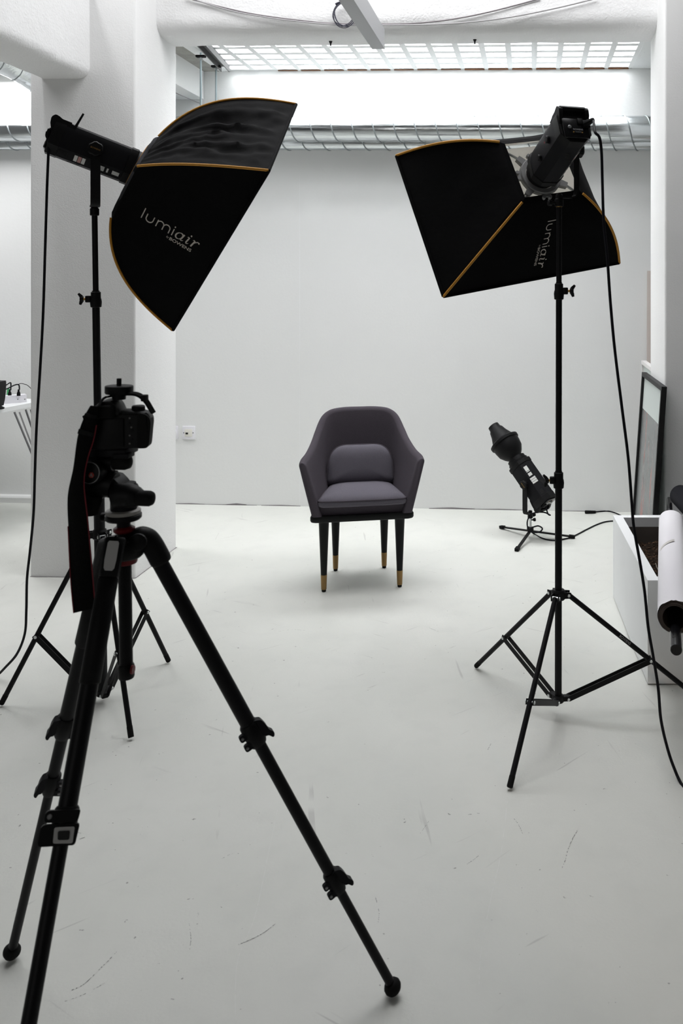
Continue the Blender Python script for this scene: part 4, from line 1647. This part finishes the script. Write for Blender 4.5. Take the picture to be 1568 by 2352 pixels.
m_.build('tube', 'black_gloss', pole, smooth=40)
MB().lathe([(.0140, -.0008), (.0140, .001)], t1_, t0_ - t1_, 24).build('tube_mouth', 'dark', pole, smooth=0)
u3 = (t0_ - t1_).normalized()
tc_ = (cam.location - t1_)
tc_ = (tc_ - u3 * tc_.dot(u3)).normalized()
MB().lathe([(.0055, -.001), (.0055, .0012)], t1_ + u3 * .055 + (tc_ - ps * .35).normalized() * .0168, (tc_ - ps * .35), 12).build('pin_hole', 'dark', pole, smooth=0)
# second pole behind the roll and the black roll
k0, k1 = P(1537, 1176, 3.95), P(1536, 1148, 4.20)
o = MB().rod(k0, k1, .0145, n=20, bev=.002).build('support_pole', 'black_gloss')
tag(o, 'short glossy black tube end behind the white paper roll', 'pole')
q0, q1 = P(1560, 1136, 4.12), P(1720, 1303, 3.2)
roll2 = thing('paper_roll', 'matt black paper roll leaning on the pillar at right', 'paper roll', q0.lerp(q1, .5) - Vector((0, 0, .05)))
MB().lathe([(.030, 0), (.044, .004), (.050, .014), (.050, (q1 - q0).length)], q0, q1 - q0, 32).build('paper', 'blackpaper', roll2, smooth=40)
MB().lathe([(.026, -.004), (.030, -.004), (.030, .01)], q0, q1 - q0, 24).build('core_tube', 'cardboard', roll2, smooth=40)

# ------------------------------------------------------------------ LEANING PICTURES


def lean_frame(name, label, bn, tn, bf_, tf, th, border, mats, mount=None, dark=False):
    """bn/tn: near bottom/top, bf/tf: far bottom/top of the front face"""
    t = thing(name, label, 'picture frame', (bn + bf_) / 2)
    up = (tn - bn).normalized()
    al = (bf_ - bn).normalized()
    nrm = up.cross(al).normalized()
    if nrm.dot(cam.location - bn) < 0:
        nrm = -nrm
    w_ = (bf_ - bn).length
    h_ = (tn - bn).length

    def fp(a, b, c):
        return bn + al * a + up * b + nrm * c
    for (a0, a1, b0, b1), nm in (((0, border, 0, h_), 'frame_side'), ((w_ - border, w_, 0, h_), 'frame_side'), ((border, w_ - border, h_ - border, h_), 'frame_rail'), ((border, w_ - border, 0, border), 'frame_rail')):
        MB().raw([fp(a, b, c) for c in (0, -th) for a, b in ((a0, b0), (a1, b0), (a1, b1), (a0, b1))], [(0, 1, 2, 3), (7, 6, 5, 4), (0, 4, 5, 1), (1, 5, 6, 2), (2, 6, 7, 3), (3, 7, 4, 0)]).build(nm, mats[0], t, smooth=0)
    MB().raw([fp(a, b, c) for c in (-.014, -th + .002) for a, b in ((border * .8, border * .8), (w_ - border * .8, border * .8), (w_ - border * .8, h_ - border * .8), (border * .8, h_ - border * .8))], [(0, 1, 2, 3), (7, 6, 5, 4), (0, 4, 5, 1), (1, 5, 6, 2), (2, 6, 7, 3), (3, 7, 4, 0)]).build('mount_board', mats[1], t, smooth=0)
    if len(mats) > 2:
        a0, a1, b0, b1 = border + .012, w_ - border - .004, border, h_ * .80
        MB().raw([fp(a, b, c) for c in (-.0125, -.0145) for a, b in ((a0, b0), (a1, b0), (a1, b1), (a0, b1))], [(0, 1, 2, 3), (7, 6, 5, 4), (0, 4, 5, 1), (1, 5, 6, 2), (2, 6, 7, 3), (3, 7, 4, 0)]).build('abstract_print', mats[2], t, smooth=0)
    return t


bn, tn = P(1487, 1358, 4.20), P(1519, 888, 4.20)
bn.z = .002
bf_, tf = P(1446, 1260, 4.88), P(1467, 852, 4.88)
bf_.z = .002
tf.z = tn.z + .01
lean_frame('picture_frame', 'tall black picture frame with red and grey print leaning at right', bn, tn, bf_, tf, .026, .022, ('frame_top', 'mount', 'artgrey'))
# white frame behind it
bn2, tn2 = P(1490, 1300, 4.93), P(1497, 846, 4.93)
bn2.z = .002
bf2, tf2 = P(1466, 1215, 5.42), P(1470, 822, 5.42)
bf2.z = .002
lean_frame('picture_frame', 'white picture frame leaning behind the black one', bn2, tn2, bf2, tf2, .03, .022, ('whitewood', 'mount'))
bA = PW(1483, 1160, .05)
bA.z = 0
tA = PW(1485.5, 622, .012)
o = MB().prism([bA, bA + WD * .45, tA + WD * .45, tA], WN * .012).build('leaning_board', 'board', smooth=0)
tag(o, 'tall thin beige board leaning on the back wall beside the right pillar', 'board')

# ------------------------------------------------------------------ TABLE ON THE LEFT
tz = .735
e_near, e_far = P(-90, 979, 4.93), P(69, 932, 5.45)
e_near.z = e_far.z = tz
tdir = (e_far - e_near).normalized()
e_far = e_near + tdir * .70
tn_ = Vector((-tdir.y, tdir.x, 0))
table = thing('trestle_table', 'white table at the left edge on chrome slanting legs', 'table', (e_near + e_far) / 2 * 1.0 - Vector((0, 0, tz)))
MB().prism([e_near, e_far, e_far + tn_ * 1.3, e_near + tn_ * 1.3], (0, 0, -.026)).build('tabletop', 'tabletop', table, smooth=0)
for a, b in ((P(33, 951, 5.25), P(96, 1100, 5.25)), (P(59, 945, 5.42), P(98, 1060, 5.42))):
    d_ = (b - a).normalized()
    b = a + d_ * ((a.z - .008) / -d_.z)
    off = Vector((0, 0, .012))
    MB().tube([a + off, b], .006, 10).build('leg', 'chrome', table)
    MB().tube([a + off + V(.03, .0, 0), b + V(.0, .0, 0)], .0045, 8).build('leg', 'chrome', table)
for k in (.1, .7):
    a = e_near + tn_ * 1.15 + tdir * k + Vector((0, 0, -.02))
    MB().tube([a, Vector((a.x - .12, a.y, .008))], .0085, 10).build('leg', 'chrome', table)

# power strip on the table
s0, s1 = P(16, 925, 5.42), P(66, 921, 5.50)
s0.z = s1.z = tz
sd_ = (s1 - s0).normalized()
sn_ = Vector((-sd_.y, sd_.x, 0))
strip = thing('power_strip', 'white power strip with plugs on the left table', 'power strip', (s0 + s1) / 2)
s0 = s0 - sd_ * .16
s1 = s1 - sd_ * .012
MB().prism([s0, s1, s1 + sn_ * .055, s0 + sn_ * .055], (0, 0, .048)).build('strip_body', 'plastic', strip, smooth=0)
for px in (41, 57):
    c = P(px, 917, 5.42)
    MB().lathe([(.004, 0), (.003, .002)], c, -sn_, 8).build('screw', 'castgrey', strip)
for px, w in ((24, .008), (44.5, .007)):
    a = P(px, 904, 5.44)
    a.z = tz + .045
    MB().lathe([(.011, 0), (.010, .018), (.006, .026), (.005, .04)], a + sn_ * .02, (0, 0, 1), 10).build('plug', 'black', strip)
tag(MB().tube(cr([P(24.5, 896, 5.44), P(25, 884, 5.43), P(24, 879, 5.42), P(18, 882, 5.40), P(8, 889, 5.36), P(-6, 897, 5.3)], 6), .004, 6).build('plug_cable', 'cable'), 'black plug lead bending sharply down behind the speaker', 'cable')
tag(MB().tube(cr([P(44.5, 895, 5.44), P(44, 886, 5.43), P(40, 883, 5.42), P(30, 886, 5.40), P(16, 893, 5.36), P(-4, 900, 5.3)], 6), .004, 6).build('plug_cable', 'cable'), 'black plug lead arching from the right socket of the power strip', 'cable')
tag(MB().tube(cr([P(40, 884, 5.5), P(47, 881, 5.52), P(55, 882, 5.54), P(63, 885, 5.56), P(72, 893, 5.6)], 6), .0022, 5).build('thin_lead', 'cable'), 'thin grey lead running over the power strip towards the pillar', 'cable')
tag(MB().lathe([(.008, 0), (.008, .07), (.003, .085)], Vector((P(17, 904, 5.56).x, P(17, 904, 5.56).y, tz)), (0.1, 0, 1), 8).build('green_bottle', 'green'), 'tiny green bottle behind the black speaker', 'bottle')
# desktop speaker
sb = P(-8, 937, 5.20)
sb.z = tz
spk = thing('desktop_speaker', 'small dark desktop speaker cut off by the left edge', 'speaker', sb)
m_ = MB()
for z, wl, d_ in ((0, .036, .05), (.008, .038, .05), (.013, .02, .03)):
    pass
MB().lathe([(.042, 0), (.043, .006), (.030, .014), (.022, .022)], sb, (0, 0, 1), 20).build('foot', 'black', spk, smooth=40)
prf = [(.020, .016), (.028, .05), (.034, .10), (.036, .150), (.034, .165), (-.030, .168), (-.034, .10), (-.026, .04), (-.02, .016)]
cxd, cyd = V(1, 0, 0), V(0, 1, 0)
MB().prism([sb + cxd * x + cyd * -.035 + Vector((0, 0, z)) for x, z in prf], cyd * .075).build('cabinet', 'black', spk, smooth=30)
MB().prism([sb + cxd * x * .82 + cyd * -.036 + Vector((0, 0, .03 + z * .78)) for x, z in prf], cyd * -.004).build('grille', 'speaker', spk, smooth=0)

# ------------------------------------------------------------------ TRIPOD AND CAMERA
TC = W(-.688, 1.655, 0)
tri = thing('tripod', 'large black camera tripod in the left foreground', 'tripod', TC)
D0 = 1.655


def T(px, py, d=D0):
    return P(px, py, d)


MB().rod(T(290, 1540), T(286, 1268), .0122, n=20).build('centre_column', 'anod', tri)
MB().lathe([(.0135, -.004), (.0150, 0), (.0150, .018), (.0135, .022)], T(290, 1552), T(286, 1268) - T(290, 1552), 20).build('column_cap', 'black', tri)
MB().rod(T(302, 1538, D0 - .01), T(307, 1538, D0 - .01), .008, n=12).build('cap_button', 'red', tri)
MB().rod(T(285, 1258), T(283, 1172), .0125, n=20).build('upper_column', 'anod', tri)
MB().lathe([(.021, 0), (.0225, .003), (.0225, .033), (.020, .036)], T(287, 1293), Vector((0, 0, 1)), 24).build('lower_collar', 'red', tri)
MB().lathe([(.017, 0), (.0195, .003), (.0195, .008), (.015, .011)], T(285, 1222), Vector((0, 0, 1)), 24).build('column_lock', 'red', tri)
sp = MB()
sp.lathe([(.030, -.026), (.034, -.022), (.036, -.004), (.034, .004), (.024, .010)], T(286, 1248), Vector((0, 0, 1)), 24)
sp.build('spider', 'black', tri, smooth=40)
MB().tube(cr([T(300, 1223), T(318, 1221), T(330, 1228), T(318, 1236), T(300, 1238)], 5), .004, 8).build('column_lever', 'black', tri)
legs = [
    # joint, foot, clamp rows, lever directions
    (T(340, 1243, 1.672), G(902, 2268, .017), (1685, 2025), 0),
    (T(247, 1252, 1.69), G(27, 2186, .017), (1668, 1800), 1),
    (T(263, 1248, 1.600), W(-.700, 1.150, .017), (1893, None), 2),
]
for (j, ft, rows, kind) in legs:
    ax_ = (ft - j).normalized()
    tocam = (cam.location - j.lerp(ft, .4))
    nz = (tocam - ax_ * tocam.dot(ax_)).normalized()
    sx = ax_.cross(nz).normalized()       # picture-sideways
    if sx.dot(V(1, 0, 0)) < 0:
        sx = -sx
    L_ = (ft - j).length
    leg = thing_part = None
    t1 = on_line(j, ft, rows[0])
    t2 = on_line(j, ft, rows[1]) if rows[1] else .78
    upper = MB().rod(j.lerp(ft, .02), j.lerp(ft, t1), .0150, n=20).build('leg', 'anod', tri)
    MB().rod(j.lerp(ft, t1), j.lerp(ft, t2), .0118, n=20).build('middle_tube', 'anod', upper)
    MB().rod(j.lerp(ft, t2), j.lerp(ft, .985), .0096, n=20).build('lower_tube', 'anod', upper)
    MB().lathe([(.008, -.012), (.0145, -.008), (.0180, -.001), (.0180, .005), (.014, .012), (.0105, .014)], ft, -ax_, 20).build('rubber_foot', 'rubber', upper, smooth=50)
    # moulded shoulder
    sh_ = MB()
    hubp = T(286, 1248)
    dirn = Vector((j.x - hubp.x, j.y - hubp.y, 0)).normalized()
    perp = dirn.cross(Vector((0, 0, 1)))
    if kind == 0:
        path = [hubp + dirn * .012, T(318, 1236, 1.66), T(340, 1240, 1.668), T(352, 1252, 1.673), j.lerp(ft, .075)]
        path = [hubp + dirn * .012, T(318, 1234, 1.66), T(336, 1236, 1.668), T(349, 1250, 1.672), T(364, 1277, 1.676), T(371, 1292, 1.678)]
        sh_.tube(cr(path, 5), [.017, .0172, .0175, .018, .0185, .019, .0195, .02, .02, .02, .02, .02, .02, .02, .02, .02, .02, .02, .02, .02, .02, .02, .02, .0195, .019, .018][:26], 14)
        sh_.build('shoulder', 'black', upper, smooth=50)
        MB().lathe([(.014, 0), (.016, .003), (.016, .010), (.013, .012)], T(318, 1243, 1.64), V(.2, -1, 0), 18).build('pivot_cap', 'black', upper, smooth=40)
    elif kind == 2:
        q0 = hubp + dirn * .022 + Vector((0, 0, .003))
        q1 = j.lerp(ft, on_line(j, ft, 1326))
        rsx = []
        for tt, hw, hd in ((0, .016, .012), (.06, .0185, .016), (.5, .0180, .019), (.92, .0175, .019), (1, .0165, .017)):
            c = (j - ax_ * .01).lerp(q1, tt)
            rsx.append([c + sx * hw * a + nz * hd * b for a, b in ((-1, -.7), (-.8, -1), (.8, -1), (1, -.7), (1, .7), (.8, 1), (-.8, 1), (-1, .7))])
        sh_.rings(rsx)
        sh_.build('shoulder', 'black', upper, smooth=40)
        pa = []
        for tt, hw in ((.12, .0075), (.17, .0095), (.60, .0100), (.80, .0088), (.86, .006)):
            c = (j - ax_ * .01).lerp(q1, tt) + nz * .0195 - sx * .002
            pa.append((c, hw))
        pm = MB()
        pm.rings([[c + sx * hw, c - sx * hw, c - sx * hw + nz * .0015, c + sx * hw + nz * .0015] for c, hw in pa])
        pm.build('grip_pad', 'midgrey', upper, smooth=0)
        MB().rod(q1, j.lerp(ft, on_line(j, ft, 1572)), .0176, n=20, bev=.003).build('foam_sleeve', 'black_matt', upper, smooth=50)
    else:
        sh_.tube([hubp + dirn * .015, j, j.lerp(ft, .10)], [.016, .019, .019], 12)
        sh_.build('shoulder', 'black', upper, smooth=50)
        MB().rod(j.lerp(ft, .10), j.lerp(ft, on_line(j, ft, 1478)), .0185, n=20, bev=.003).build('foam_sleeve', 'black_matt', upper, smooth=50)
    # lever clamps
    for q_, tt in enumerate((t1, t2)):
        if tt is None or (kind == 2 and q_ == 1):
            pass
        c = j.lerp(ft, tt)
        r = (.0190, .0160)[q_]
        cl = MB()
        cl.lathe([(r * .86, -.026), (r, -.022), (r * 1.04, 0), (r * .98, .016), (r * .82, .024)], c, ax_, 20)
        co = cl.build('clamp', 'black', upper, smooth=40)
        if kind == 2:
            if q_ == 0:
                k_ = .013
                for dz, wl, wr, hh in ((-.014, -.031, .019, .0085), (.012, -.034, .021, .0150)):
                    pr = rounded([(wl, -hh, .007), (wr, -hh, .005), (wr + .002, hh, .005), (wl, hh, .007)], 0, 5)
                    MB().prism([c + ax_ * (dz - y) + sx * x + nz * (r * .55) for x, y in pr], nz * .012).build('lever', 'black', co, smooth=40)
                pr = rounded([(-.012, -.011, .003), (.017, -.012, .003), (.016, .011, .003), (-.014, .011, .003)], 0, 4)
                MB().prism([c + ax_ * (.012 - y) + sx * x + nz * (r * .55 + .012) for x, y in pr], nz * .0012).build('lever_plate', 'midgrey', co, smooth=0)
                pr = rounded([(-.006, -.0065, .003), (.011, -.007, .003), (.010, .006, .003), (-.008, .006, .003)], 0, 4)
                MB().prism([c + ax_ * (.012 - y) + sx * x + nz * (r * .55 + .0132) for x, y in pr], nz * .001).build('lever_button', 'dark', co, smooth=0)
                MB().lathe([(.004, 0), (.003, .002)], c + ax_ * -.014 - sx * .024 + nz * (r * .55 + .012), nz, 10).build('bolt', 'castgrey', co)
            continue
        s_ = 1 if kind == 0 else -1
        # cam lever hugging the clamp, its tip standing off a little
        tip = .0145 if kind == 0 else .0125
        lv = [(-.025, r * .4), (-.022, r + .002), (-.015, r + .006), (-.004, r + .0085), (.007, r + .0095), (.016, r + tip), (.023, r + tip - .002), (.024, r + tip - .006), (.016, r + .0035), (.010, r * .8)]
        lv = [(q.x, q.y) for q in cr([Vector((a, b, 0)) for a, b in lv], 3, True)]
        MB().prism([c + ax_ * a + sx * s_ * b - nz * .004 for a, b in lv], nz * .017).build('lever', 'dgrey', co, smooth=40)
        for dz in (-.010, .012):
            pr = rounded([(0, -.007, 0), (r + .010, -.007, .006), (r + .010, .007, .006), (0, .007, 0)], 0, 5)
            MB().prism([c + ax_ * (dz + y) - sx * s_ * x * .95 + nz * .004 for x, y in pr], nz * .009).build('pivot_ear', 'dgrey', co, smooth=40)
            MB().lathe([(.0032, 0), (.0025, .002)], c + ax_ * dz - sx * s_ * (r + .003) + nz * .013, nz, 10).build('bolt', 'castgrey', co)

# tripod head
hd_ = tri
toV = V(-.1, -1, .1).normalized()
rx = V(1, 0, 0)
MB().lathe([(.030, 0), (.0315, .003), (.0315, .008), (.028, .010)], T(283, 1181), (0, 0, 1), 28).build('base_ring', 'lightgrey', hd_, smooth=40)
m_ = MB()
m_.tube([T(234, 1188), T(260, 1187), T(283, 1186), T(312, 1182)], [.0085, .0088, .009, .007], 12)
m_.lathe([(.030, -.006), (.033, -.003), (.033, .004), (.030, .006)], T(283, 1186), (0, 0, 1), 28)
m_.build('panning_lever', 'black', hd_, smooth=40)
MB().lathe([(.023, 0), (.024, .004), (.024, .030), (.026, .040), (.022, .052)], T(284, 1172), (0, 0, 1), 26).build('pan_base', 'dgrey', hd_, smooth=40)
MB().tube(cr([T(262, 1140, 1.63), T(285, 1137, 1.63), T(305, 1140, 1.63), T(322, 1144, 1.63)], 4), [.021, .021, .022, .022, .022, .022, .022, .022, .021, .020, .019, .017, .016], 16).build('tilt_housing', 'black', hd_, smooth=50)
MB().lathe([(.0125, 0), (.0140, .002), (.0145, .012), (.0145, .025), (.012, .031), (.006, .034)], T(314, 1144, 1.625), V(1, -.12, 0), 22).build('tilt_knob', 'rubber', hd_, smooth=50)
fin = [T(255, 1120), T(256, 1098), T(263, 1089), T(272, 1091), T(284, 1103), T(291, 1113), T(306, 1116), T(309, 1122), T(300, 1127), T(265, 1128)]
MB().prism([p + V(0, .02, 0) for p in fin], V(0, -.045, 0)).build('arched_bracket', 'black', hd_, smooth=40)
MB().tube(cr([T(206, 1120, 1.64), T(222, 1118, 1.64), T(245, 1112, 1.64), T(262, 1115, 1.64)], 4), .024, 16).build('elbow_housing', 'black', hd_, smooth=50)
MB().tube([T(236, 1098, 1.645), T(250, 1098, 1.645), T(264, 1100, 1.645)], .016, 16).build('gear_drum', 'dgrey', hd_, smooth=50)
dk = T(206, 1086, 1.60)
kn = MB().lathe([(.018, -.03), (.0205, -.012), (.0215, -.004), (.0205, 0), (.0185, .0005)], dk, toV, 30).build('side_knob', 'black', hd_, smooth=40)
MB().lathe([(.0185, .0), (.0198, .001), (.0185, .0015)], dk, toV, 30, cap=False).build('knob_rim', 'castgrey', kn, smooth=40)
_, du, dv_ = basis(toV)
dux = rx - toV * rx.dot(toV)
dux.normalize()
duy = Vector((0, 0, 1)) - toV * toV.z
duy.normalize()
lc = dk + dux * .004 - duy * .004 + toV * .0012
bd = MB()
bd.lathe([(.0055, -.0005), (.0055, .0006)], lc, toV, 6)
bo_ = bd.build('badge', 'redlogo', kn, smooth=0)
bd = MB()
for pts in ([(0, .0042), (-.004, -.003), (-.0028, -.003), (0, .002), (.0028, -.003), (.004, -.003)], [(-.0006, .001), (.0006, .001), (.0006, -.003), (-.0006, -.003)]):
    bd.prism([lc + dux * x + duy * y + toV * .0007 for x, y in pts], toV * .0004)
bd.build('badge_mark', 'lightgrey', bo_, smooth=0)
MB().lathe([(.012, 0), (.0185, .004), (.0205, .02), (.0205, .03), (.0150, .04)], T(203, 1163, 1.63) + Vector((0, 0, -.012)), V(.25, -.25, .9), 22).build('lower_knob', 'rubber', hd_, smooth=50)
MB().tube([T(198, 1062, 1.64), T(262, 1062, 1.64)], .0165, 18).build('top_arm', 'black', hd_, smooth=50)
MB().lathe([(.0130, 0), (.0145, .002), (.0145, .022), (.0115, .031), (.005, .034)], T(262, 1061, 1.63), V(1, -.1, 0), 22).build('top_knob', 'rubber', hd_, smooth=50)
MB().box(T(256, 1035, 1.645), (.078, .06, .013), .002, Matrix.Rotation(PSI, 3, 'Z')).build('quick_release_plate', 'dgrey', hd_, smooth=40)
MB().box(T(284, 1045, 1.625), (.030, .03, .009), .002, Matrix.Rotation(PSI, 3, 'Z')).build('release_catch', 'dgrey', hd_, smooth=40)

# camera
cm = thing('digital_camera', 'black digital camera on the tripod with a hanging neck strap', 'camera', T(270, 1027))
rotc = Matrix.Rotation(PSI + math.radians(9), 3, 'Z')
cxv, cyv = rotc @ Vector((1, 0, 0)), rotc @ Vector((0, 1, 0))
cc = T(262, 981, 1.63)


def cmp_(x, y, z):
    return cc + cxv * x + cyv * y + Vector((0, 0, z))


outl = rounded([(-.046, -.0375, .006), (.066, -.0375, .008), (.0715, .022, .012), (.060, .031, .008), (.030, .034, .006), (-.036, .034, .008), (-.048, .026, .010)], 0, 5)
m_ = MB()
m_.rings([[cmp_(x * k, y, z * k) for x, z in outl] for y, k in ((-.026, .94), (-.022, 1), (.004, 1), (.012, .95))])
m_.build('camera_body', 'black', cm, smooth=40)
hp_ = rounded([(-.034, .028, .004), (.022, .028, .004), (.015, .044, .008), (.006, .052, .006), (-.018, .052, .006), (-.028, .044, .008)], 0, 4)
m_ = MB()
m_.rings([[cmp_(x * k, y, z) for x, z in hp_] for y, k in ((-.034, .8), (-.030, .92), (.010, 1), (.020, .85))])
m_.build('viewfinder_hump', 'black', cm, smooth=40)
ep = rounded([(-.027, .022, .006), (.010, .022, .006), (.010, .047, .008), (-.027, .047, .008)], 0, 5)
MB().rings([[cmp_(x * k - (1 - k) * .009, y, z * k + (1 - k) * .034) for x, z in ep] for y, k in ((-.044, .8), (-.040, .97), (-.026, 1))]).build('eyecup', 'rubber', cm, smooth=40)
MB().box(cmp_(-.009, -.028, -.006), (.066, .004, .052), .0015, rotc).build('rear_screen', 'black', cm)
gp = rounded([(.048, -.036, .008), (.068, -.036, .010), (.0725, .020, .012), (.058, .029, .008), (.048, .029, .0)], 0, 5)
MB().rings([[cmp_(x, y, z) for x, z in gp] for y in (-.030, -.004)]).build('hand_grip', 'rubber', cm, smooth=40)
MB().lathe([(.011, 0), (.012, .002), (.012, .008), (.010, .010)], cmp_(.045, -.008, .031), (0, 0, 1), 20).build('mode_dial', 'black', cm, smooth=40)
MB().lathe([(.028, 0), (.029, .01), (.029, .05), (.027, .06)], cmp_(-.012, .012, -.006), cyv, 28).build('lens', 'black', cm, smooth=40)
for k, (x, z) in enumerate(((.034, .020), (.034, .010), (.037, .003), (.039, -.003), (.034, -.012), (.039, -.019), (.034, -.027))):
    MB().lathe([(.0020, 0), (.0016, .0012)], cmp_(x, -.0258, z), -cyv, 10).build('button', 'dgrey' if k % 2 else 'channel', cm, smooth=40)
# hot-shoe trigger (screws into the shoe, moves with the camera)
ht = MB().lathe([(.012, 0), (.0125, .009), (.0235, .0105), (.0250, .0125), (.0250, .0245), (.0240, .0255)], T(273, 917, 1.63), (0.02, 0, 1), 28).build('shoe_adapter', 'black', cm, smooth=40)
MB().rod(T(273, 890, 1.63), T(273.5, 869, 1.63), .0045, n=14, bev=.0006).build('spigot_pin', 'black', ht, smooth=40)
# straps
a_ = [T(352, 948, 1.62), T(346, 938, 1.61), T(336, 922, 1.60), T(325, 911, 1.605), T(312, 905, 1.61), T(296, 904, 1.62), T(278, 905, 1.63), T(258, 908, 1.63), T(240, 914, 1.61), T(231, 924, 1.59), T(226, 934, 1.575)]
pth = cr(a_, 5)
m_ = MB()
rs = []
for i, p in enumerate(pth):
    tg = (pth[min(i + 1, len(pth) - 1)] - pth[max(i - 1, 0)]).normalized()
    wv = V(.15, 1, .2).normalized()
    nv = tg.cross(wv).normalized()
    ww = .0055
    rs.append([p + wv * ww - nv * .0022, p + wv * ww + nv * .0022, p - wv * ww + nv * .0022, p - wv * ww - nv * .0022])
m_.rings(rs)
st_ = m_.build('strap', 'strap', cm, smooth=50)
MB().box(T(332, 914, 1.60), (.010, .014, .012), .002).build('strap_slider', 'rubber', st_)
Lp = [(207, 932), (193, 958), (178, 1003), (168, 1075), (155, 1143), (158, 1230), (163, 1330), (170, 1408)]
Rp = [(223, 934), (222, 965), (214, 1010), (202, 1045), (191, 1085), (198, 1165), (206, 1230), (218, 1397)]
Lq = cr([Vector((x, y, 0)) for x, y in Lp], 6)
Rq = cr([Vector((x, y, 0)) for x, y in [(223, 934), (222, 965), (214, 1010), (200, 1055), (192, 1110), (200, 1190), (209, 1290), (218, 1397)]], 6)
nL = len(Lq) - 1
dd = lambda v: 1.565 + .035 * v


def strapfn(u, v):
    f_ = v * nL
    i = min(int(f_), nL - 1)
    g_ = f_ - i
    a = Lq[i].lerp(Lq[i + 1], g_)
    b = Rq[i].lerp(Rq[i + 1], g_)
    p = a.lerp(b, u)
    return P(p.x, p.y, dd(v) + .012 * math.sin(v * 7) * (u - .5) - .006 * math.sin(PI * u))


hs = MB().slab(strapfn, 6, 44, lambda u, v: V(.1, .004, 0) * 1.0 if False else V(0, .004, 0)).build('hanging_strap', 'strap', cm, smooth=60)
MB().tube([strapfn(1.0, k / 44) + V(.0008, 0, 0) for k in range(8, 45)], .0011, 6).build('red_edge', 'redtrim', hs, smooth=60)
MB().tube([strapfn(0.0, k / 44) - V(.0006, 0, 0) for k in range(30, 45)], .0011, 6).build('red_edge', 'redtrim', hs, smooth=60)
for v_k in (.10, .235):
    MB().slab(lambda u, v: strapfn(u, v_k + .03 * v) + V(0, -.004, 0), 4, 1, lambda u, v: V(0, .003, 0)).build('strap_loop', 'rubber', hs, smooth=40)

for o in list(bpy.data.objects):
    if '_o' in o:
        del o['_o']
